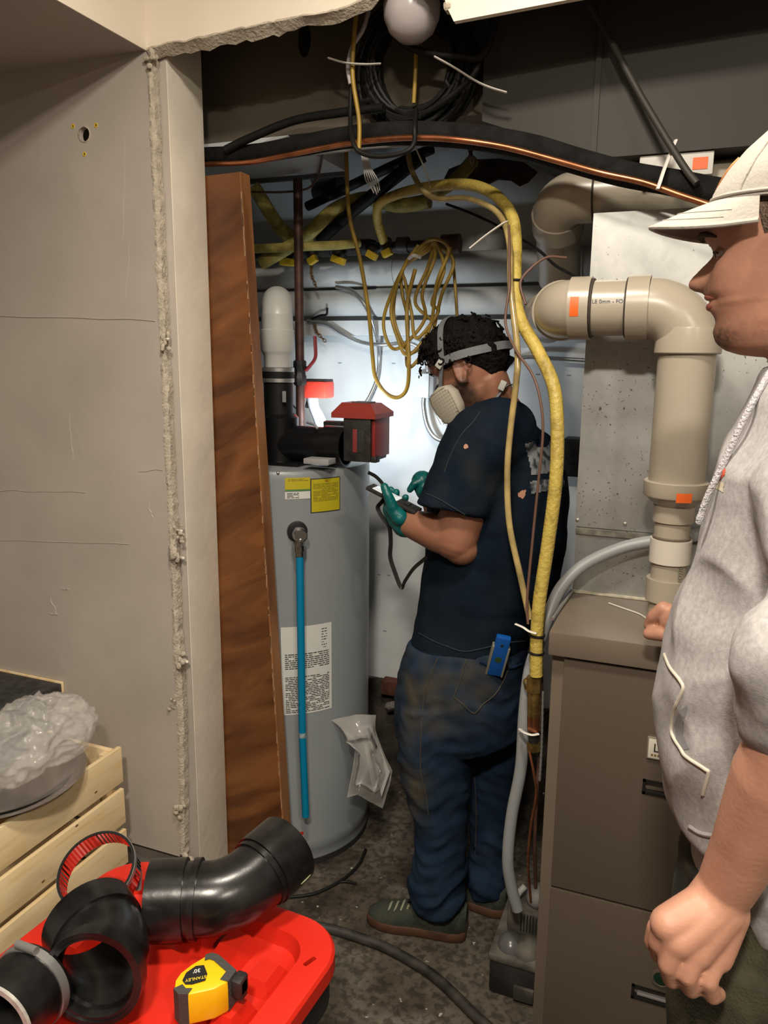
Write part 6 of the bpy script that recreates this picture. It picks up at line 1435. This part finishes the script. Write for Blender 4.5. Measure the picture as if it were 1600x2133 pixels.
ribbon('wrist_strap', 'black ribbon strap dangling in a V under the tester', [(806, 1032, 1.80), (795, 1046, 1.80), (787, 1058, 1.80), (797, 1078, 1.80), (811, 1098, 1.80), (814, 1130, 1.80), (813, 1160, 1.80), (822, 1190, 1.80), (836, 1224, 1.80), (844, 1210, 1.80), (862, 1184, 1.80), (890, 1160, 1.80)], .0055, M_BLK, 'strap')
ribbon('wrist_strap', 'short black ribbon between the water heater and the tester', [(767, 984, 1.86), (782, 992, 1.84), (794, 1004, 1.82), (800, 1014, 1.81)], .005, M_BLK, 'strap')
# blue level in the back pocket
lv_ = thing('torpedo_level', P(1040, 1385, 1.75), 'blue torpedo level sticking out of the jeans back pocket', 'level')
la = on_surface(jb_, 1034, 1384, .012) or P(1034, 1384, 1.76); lb = P(1050, 1326, la.y - .02); f = (lb - la).normalized(); s = Vector((1, .25, 0)); s = (s - f*s.dot(f)).normalized(); n2 = f.cross(s)
ML = Matrix((s, n2, f)).transposed().to_4x4(); ML.translation = la - f*.03; LL_ = (lb - la).length + .03
M_LB = mat('level_blue', (.005, .085, .36), .4)
MB().bbox((-.018, -.009, 0), (.018, .009, LL_), .004, ML).build('level_body', M_LB, lv_)
for sg in (-1, 1): MB().bbox((sg*.0195 - .0025, -.010, 0), (sg*.0195 + .0025, .010, LL_ - .028), .001, ML).build('metal_rail', mat('level_rail', (.36, .34, .27), .45, .5), lv_)
nn_ = -1 if (ML.to_3x3() @ Vector((0, 1, 0))).dot(CAM - la) < 0 else 1
MB().cyl(ML @ Vector((0, nn_*.008, .052)), ML @ Vector((0, nn_*.0098, .052)), .0085, 18).build('vial_window', mat('vial_green', (.03, .07, .02), .2), lv_)
MB().cyl(ML @ Vector((0, nn_*.008, LL_ - .022)), ML @ Vector((0, nn_*.0096, LL_ - .022)), .004, 12).build('hang_hole', M_INK, lv_)
# ================================================================= the man in the hoodie
mn = thing('person', (.16, 1.02, 0), 'person in grey hoodie and off-white cap looking towards the water heater', 'person')
hR = basis((-.965, .26, -.07), (-.07, .02, 1)); hO = PT(1650, 520, .915); HM = place(hR, hO)
body = MB(); head_mesh(body, HM, 110, 110)
TX, TY_ = .155, 1.06
nk0 = hO + hR @ Vector((-.03, 0, -.06)); nk1 = Vector((TX + .005, TY_ - .01, 1.50))
limb(body, [nk0, nk0.lerp(nk1, .5), nk1], [.058, .060, .072], 24)
hood_tab = [(1592, 770, .07, 0.090), (1562, 832, .10, 0.170), (1532, 905, .115, 0.205), (1500, 958, .125, 0.205), (1474, 1010, .135, 0.205), (1456, 1085, .145, 0.205), (1449, 1140, .15, 0.205), (1424, 1209, .155, 0.205), (1403, 1264, .16, 0.205), (1390, 1316, .165, 0.205), (1377, 1361, .17, 0.205), (1368, 1420, .175, 0.205), (1366, 1482, .178, 0.205), (1370, 1525, .175, 0.205), (1381, 1580, .165, 0.205), (1400, 1632, .15, 0.205), (1424, 1662, .14, 0.205), (1434, 1697, .136, 0.200), (1437, 1730, .136, 0.200), (1452, 1760, .13, 0.195)]
hood_rings = []; core = []
for (px, py, a, b) in hood_tab:
    p = P(px, py, TY_); hood_rings.append(ell((p.x + a, TY_, p.z), a, b, 44, e=2.25)); core.append(ell((p.x + a, TY_, p.z), a*.8, b*.82, 30))
body.loft(core)
limb(body, [Vector((TX, .94, .96)), Vector((TX - .01, .93, .52)), Vector((TX + .02, .93, .08))], [.06, .05, .04]); limb(body, [Vector((TX, 1.17, .96)), Vector((TX - .01, 1.18, .52)), Vector((TX + .02, 1.18, .08))], [.06, .05, .04])
# left arm in view
T_ = lambda px, py, t: PT(px, py, t)
shL = Vector((TX + .02, .86, 1.42)); elL = P(1676, 1515, .80); wr = T_(1512, 1850, .86)
limb(body, [shL, elL], [.045, .045], 22)
limb(body, [elL, elL.lerp(wr, .30), elL.lerp(wr, .72), wr], [.043, .046, .035, .0305], 26)
# left hand: back of the hand to the camera, fingers curled down
body.capsule(wr, T_(1470, 1905, .86), .030, .030, 20)
for (a, b, ra, rb_) in (((1490, 1880, .862), (1392, 1925, .848), .027, .020), ((1492, 1888, .858), (1412, 1955, .846), .028, .021), ((1500, 1895, .858), (1450, 1978, .848), .028, .020), ((1512, 1900, .862), (1494, 1990, .856), .026, .018)):
    body.capsule(T_(*a), T_(*b), ra, rb_, 18)
for l, rads in (([(1386, 1924, .848), (1369, 1962, .858), (1372, 1988, .876), (1386, 1994, .890)], [.0140, .0105, .0095, .0085]),
                ([(1406, 1952, .843), (1391, 2008, .846), (1399, 2040, .864), (1412, 2036, .884)], [.0150, .0112, .0102, .0090]),
                ([(1448, 1974, .843), (1432, 2030, .842), (1440, 2060, .860), (1450, 2052, .880)], [.0148, .0112, .0102, .0090]),
                ([(1493, 1986, .850), (1476, 2042, .845), (1484, 2074, .860), (1496, 2070, .876)], [.0132, .0104, .0096, .0088]),
                ([(1420, 1905, .875), (1372, 1935, .880), (1362, 1962, .888)], [.019, .0135, .0112])):
    limb(body, [T_(*q) for q in l], rads, 14)
# right arm behind the body, hand on the furnace lid edge
shR = Vector((TX + .02, 1.28, 1.46)); elR = Vector((.22, 1.40, 1.13)); wrR = P(1440, 1290, 1.44)
limb(body, [shR, elR], [.052, .045]); limb(body, [elR, wrR], [.042, .030])
hp2 = lambda px, py, y: P(px, py, y)
body.capsule(wrR, hp2(1408, 1294, 1.465), .030, .030, 18)
for l, rads in (([(1408, 1280, 1.465), (1382, 1268, 1.465), (1362, 1284, 1.47), (1352, 1302, 1.48)], [.0165, .0145, .0125, .0105]), ([(1404, 1292, 1.49), (1378, 1278, 1.495), (1364, 1290, 1.505)], [.015, .0135, .0115]),
                ([(1408, 1310, 1.46), (1380, 1320, 1.455), (1352, 1320, 1.462)], [.018, .0150, .0115]), ([(1408, 1300, 1.50), (1384, 1300, 1.51), (1380, 1320, 1.51)], [.015, .013, .011]), ([(1408, 1314, 1.50), (1396, 1330, 1.505), (1400, 1340, 1.495)], [.014, .012, .010])):
    limb(body, [hp2(*q) for q in l], rads, 12)
bme = organic(body, 'body', M_SKIN, .0029, 3)
HMi = HM.inverted()
def stubble_m(p):
    q = HMi @ p
    if not (-.14 < q.z < .01 and abs(q.y) < .1): return 0
    n = .7 + .5*noise.noise(p*220)
    chin = math.exp(-((q.z + .100)/.020)**2)*max(0, min(1, (q.x - .035)/.03))
    lip = math.exp(-((q.z + .036)/.007)**2)*max(0, min(1, (q.x - .075)/.01))*(1 if abs(q.y) < .03 else 0)
    under = math.exp(-((q.z + .073)/.007)**2)*max(0, min(1, (q.x - .07)/.01))*(1 if abs(q.y) < .02 else .2)
    jaw = .55*max(0, min(1, (-.055 - q.z)/.03))*max(0, min(1, (.06 - q.x)/.03))*max(0, min(1, (q.x + .05)/.04))
    lips = 0
    return (1.1*chin + .8*lip + .7*under + .5*jaw)*n
set_mask(bme, 'stubble', stubble_m); link('body', bme, mn); bb_ = bvh_of(bme)
# lips, eye, brow
M_LIP = mat('lip_skin', (.36, .11, .085), .42)
for (z0, pr, r) in ((-.0455, 0, .0042), (-.0585, 0, .0050)):
    pts = []
    for k in range(-8, 9):
        y = .0235*k/8; p = head_point(atan2(y*1.35, .06), z0); th = atan2(y*1.35, .06)
        q = head_point(th, z0); pts.append(HM @ Vector((q.x - .0018 - .0035*(abs(k)/8)**2, q.y, z0 + (.004 if z0 > -.05 else -.0)*(-(abs(k)/8)**2))))
    MB().tube(pts, [.0018, r, r*1.05, r, .0018], 10, sm=0).build('lip', M_LIP, mn)
for sg in (-1, 1):
    e = HM @ Vector((.0680, sg*.0315, .002)); MB().ball(e, .0106, 18, 12).build('eye', MATS['eye_white'], mn)
    for (e0, e1) in ((12, 88), (-88, -22)):
        MB().loft([[e + hR @ Vector((.0116*cos(radians(el))*cos(az), .0116*cos(radians(el))*sin(az), .0116*sin(radians(el)))) for az in [-1.9 + 3.8*q/16 for q in range(17)]] for el in [e0 + (e1 - e0)*q/8 for q in range(9)]], cap=False, closed=False).build('eyelid', M_SKIN, mn, smooth=80)
    ir = HM @ Vector((.0775, sg*.0318, .0010)); MB().ball(ir, (.0022, .0055, .0055), 14, 8, hR).build('iris', mat('iris_brown', (.035, .02, .012), .15), mn)
    for (zz, mt, r) in ((.0050, M_HAIRB, .0013),):
        pts = [HM @ Vector((.0685 + .0118*cos(a), sg*(.0315 + .0128*sin(a)), zz - .0035*abs(sin(a)))) for a in [-1.2 + 2.4*k/10 for k in range(11)]]
        MB().tube(pts, r, 8, sm=0).build('eyelid' if mt is M_SKIN else 'eyelashes', mt, mn)
    pts = [HM @ Vector((head_point(a*sg, z).x + .001, head_point(a*sg, z).y, z)) for a, z in ((.22, .0215), (.34, .0250), (.48, .0260), (.62, .0235), (.74, .019))]
    MB().tube(pts, [.0040, .0056, .0054, .0042, .0018], 8, flat=.7).build('eyebrow', mat('brow_hair', (.05, .032, .02), .8, bump=.6, bscale=300), mn)
# cropped hair under the cap
def m_hair(th):
    c = abs(((th + pi) % (2*pi)) - pi)
    if c < 1.05: return .075
    if c < 1.4: return .040
    if c < 1.75: return .012
    return -.0 - (c - 1.75)/(pi - 1.75)*.07
hair_shell(HM, m_hair, M_HAIRB, 'cropped_hair', mn, amp=.0015, grow=.0022, seed=9)
# cap
M_CAP = mat('off_white_twill', (.41, .38, .335), .85, var=.06, vscale=8, bump=.15, bscale=260); M_CAPU = mat('dark_brim_underside', (.20, .15, .125), .85)
n = 72; CZ = .049
CF = [(0, .090), (.012, .0875), (.02, .083), (.04, .070), (.06, .052), (.08, .029), (.095, .006), (.105, -.016), (.111, -.036), (.113, -.046)]
CB = [(0, -.112), (.03, -.117), (.06, -.113), (.08, -.104), (.095, -.090), (.105, -.076), (.111, -.062), (.113, -.052)]
CW = [(0, .0875), (.03, .089), (.06, .081), (.08, .067), (.095, .049), (.105, .031), (.111, .014), (.113, .003)]
def cap_xy(h, th):
    f_, b_, w_ = lerp_tab(CF, h), lerp_tab(CB, h), lerp_tab(CW, h); c, s_ = cos(th), sin(th); cx = f_*.35 + b_*.65 if False else (f_ + b_)/2
    return cx + (f_ - b_)/2*math.copysign(abs(c)**.9, c), w_*math.copysign(abs(s_)**.9, s_)
def cap_pt(h, th, off=0.0):
    x, y = cap_xy(h, th); k = 1 + off
    return HM @ Vector((x*k, y*k, CZ + h + .012*cos(th)*(1 - h/.113)))
hs = [0, .004, .012, .02, .03, .04, .05, .06, .07, .08, .088, .095, .1, .105, .109, .111, .113]
MB().loft([[cap_pt(h, 2*pi*i/n) for i in range(n)] for h in hs]).build('cap_crown', M_CAP, mn, smooth=60)
MB().tube([cap_pt(.005, 2*pi*i/48, .008) for i in range(49)], .0020, 8, sm=0).build('cap_band_seam', M_CAP, mn)
for a0 in (-1.05, .0, 1.05, 2.1, pi, -2.1): MB().tube([cap_pt(h, a0, .003) for h in hs[1:]], .0011, 6).build('crown_seam', M_CAP, mn)
MB().ball(cap_pt(.113, 0) + Vector((.004, 0, .001)), (.007, .007, .004), 12, 8, hR).build('cap_button', M_CAP, mn)
# brim
nu, nv = 34, 12; topv = []; botv = []
def brim_pt(s, v, th):
    a = -1.30 + 2.60*s; c, sn = cos(a), sin(a)
    bx_, by_ = cap_xy(0, a)
    ext = .073*(max(0, cos(a/1.30*pi/2)))**.36
    x = bx_ + ext*v; y = by_*(1 + .03*v)
    z = CZ + .012*c + .003 - 1.9*(y*y)*(.25 + .75*v) - .009*v - .005*v*v
    return HM @ Vector((x, y, z + th))
G = [[brim_pt(i/nu, j/nv, .0) for j in range(nv + 1)] for i in range(nu + 1)]; G2 = [[brim_pt(i/nu, j/nv, -.0042) for j in range(nv + 1)] for i in range(nu + 1)]
mb = MB(); mb.loft([g for g in G], cap=False, closed=False); br = mb.build('brim_top', M_CAP, mn, smooth=60)
mb = MB(); mb.loft([g for g in G2], cap=False, closed=False); mb.build('brim_underside', M_CAPU, mn, smooth=60)
MB().tube([brim_pt(i/nu, 1.0, -.0021) for i in range(nu + 1)], .0030, 8, sm=0).build('brim_edge', M_CAP, mn)
for kk in (.55, .8): MB().tube([brim_pt(.04 + .92*i/nu, kk, .0004) for i in range(nu + 1)], .0006, 5, sm=0).build('brim_stitch', M_CAP, mn)
MB().tube([cap_pt(h, a, .012) for a, h in ((.10, .020), (.22, .032), (.30, .044), (.26, .054))], .0024, 8, flat=.5).build('cap_emblem', mat('orange_thread', (.72, .30, .10), .7), mn)
# hoodie
M_HOOD = mat('grey_fleece', (.43, .412, .41), .95, col2=(.31, .297, .296), vscale=150, bump=.10, bscale=500, detail=6, lo=.3, hi=.7)
hd = MB(); hd.loft(hood_rings)
limb(hd, [Vector((TX + .01, .90, 1.46)), Vector((TX + .03, .815, 1.40)), shL.lerp(elL, .55), shL.lerp(elL, .9)], [.100, .092, .076, .066], 26)
limb(hd, [Vector((TX + .02, 1.26, 1.44)), elR, elR.lerp(wrR, .75)], [.10, .072, .052], 24)
for (l, rads) in (([Vector((TX - .01, .97, 1.50)), Vector((TX - .04, .95, 1.46))], [.05, .045]), ([elL + Vector((-.012, -.004, .075)), elL + Vector((.0, -.002, .035))], [.060, .062])): limb(hd, l, rads)
for k in range(9):                                  # thick folded hood round the neck
    a = -2.2 + 4.4*k/8; c = Vector((nk1.x + .060 - .060*cos(a) , nk1.y + .115*sin(a), 1.535 + .03*(1 - cos(a))*.5))
    hd.ball(c, (.045, .045, .045), 14, 10)
hme = organic(hd, 'hoodie', M_HOOD, .0055, 6)
def hood_fold(p, n):
    a = noise.noise(Vector((p.x*8 + p.z*6, p.y*5, p.z*7 - p.x*9))); b = noise.noise(Vector((p.x*14 - p.z*16, p.y*10, p.z*12)))
    return .018*(.28 - abs(a)) + .006*b
displace(hme, hood_fold); link('hoodie', hme, mn); hb_ = bvh_of(hme)
M_CORD2 = mat('braided_drawstring', (.52, .50, .52), .85, bump=.8, bscale=300); M_PIPING = mat('cream_pocket_edge', (.55, .51, .43), .9)
MB().tube([P(a, b, c) for a, b, c in ((1604, 775, 1.01), (1590, 800, 1.0), (1571, 834, .99), (1545, 884, .985), (1517, 944, .985), (1498, 985, .985), (1480, 1022, .985), (1468, 1050, .985), (1459, 1078, .985))], .0040, 10).build('drawstring', M_CORD2, mn)
MB().capsule(P(1459, 1078, .985), P(1456, 1088, .985), .005, .004, 10).build('drawstring_knot', M_CORD2, mn)
surf_tube(hb_, [(1384, 1363), (1396, 1391), (1416, 1417), (1423, 1434), (1413, 1459), (1403, 1483), (1399, 1525), (1418, 1560), (1430, 1577), (1468, 1602), (1475, 1612), (1464, 1655)], .0022, M_PIPING, 'pocket_edge', mn, .002, dense=9)
surf_patch(hb_, [(1432, 1470), (1416, 1480), (1405, 1505), (1408, 1540), (1424, 1562), (1436, 1560), (1422, 1530), (1424, 1500)], mat('pocket_shadow', (.24, .235, .25), .95), 'pocket_slit_shade', mn, .0012, 1.2)  # dark patch paints the shade inside the pocket slit
surf_patch(hb_, [(1500, 1000), (1510, 988), (1512, 976), (1504, 978), (1498, 990)], mat('logo_red', (.60, .09, .04), .8), 'chest_logo', mn, .0015, 1.5)
surf_patch(hb_, [(1487, 1008), (1496, 1000), (1508, 1006), (1506, 1026), (1496, 1020), (1488, 1016)], mat('logo_cream', (.62, .55, .42), .8), 'chest_logo', mn, .0015, 1.5)
surf_tube(hb_, [(1437, 1722), (1460, 1736), (1490, 1742)], .0028, M_HOOD, 'hem_seam', mn)
# trousers
M_CAMO = mat('dark_camo_cotton', (.050, .045, .020), .9, col2=(.012, .011, .006), vscale=11, bump=.3, bscale=300, detail=3, lo=.42, hi=.58)
tr_ = MB(); zW = hood_rings[-1][0].z
tr_.loft([ell((TX + .01, TY_, z), a, b, 40) for z, a, b in ((zW + .06, .118, .178), (zW, .128, .19), (.86, .135, .195), (.80, .13, .19))])
for yc in (TY_ - .105, TY_ + .105):
    tr_.loft([ell((TX + x, yc, z), a, b, 28) for z, a, b, x in ((.90, .12, .10, 0), (.75, .118, .10, -.005), (.55, .095, .088, -.012), (.40, .085, .08, -.008), (.2, .08, .076, .01), (.05, .082, .078, .02))])
tme = organic(tr_, 'trousers', M_CAMO, .007, 5); displace(tme, lambda p, n: .012*(.25 - abs(noise.noise(Vector((p.x*9, p.y*7, p.z*14)))))); link('trousers', tme, mn)
for yc in (TY_ - .105, TY_ + .105): shoe((TX - .17, yc - .01, 0), (TX + .11, yc, 0), mn, .05)
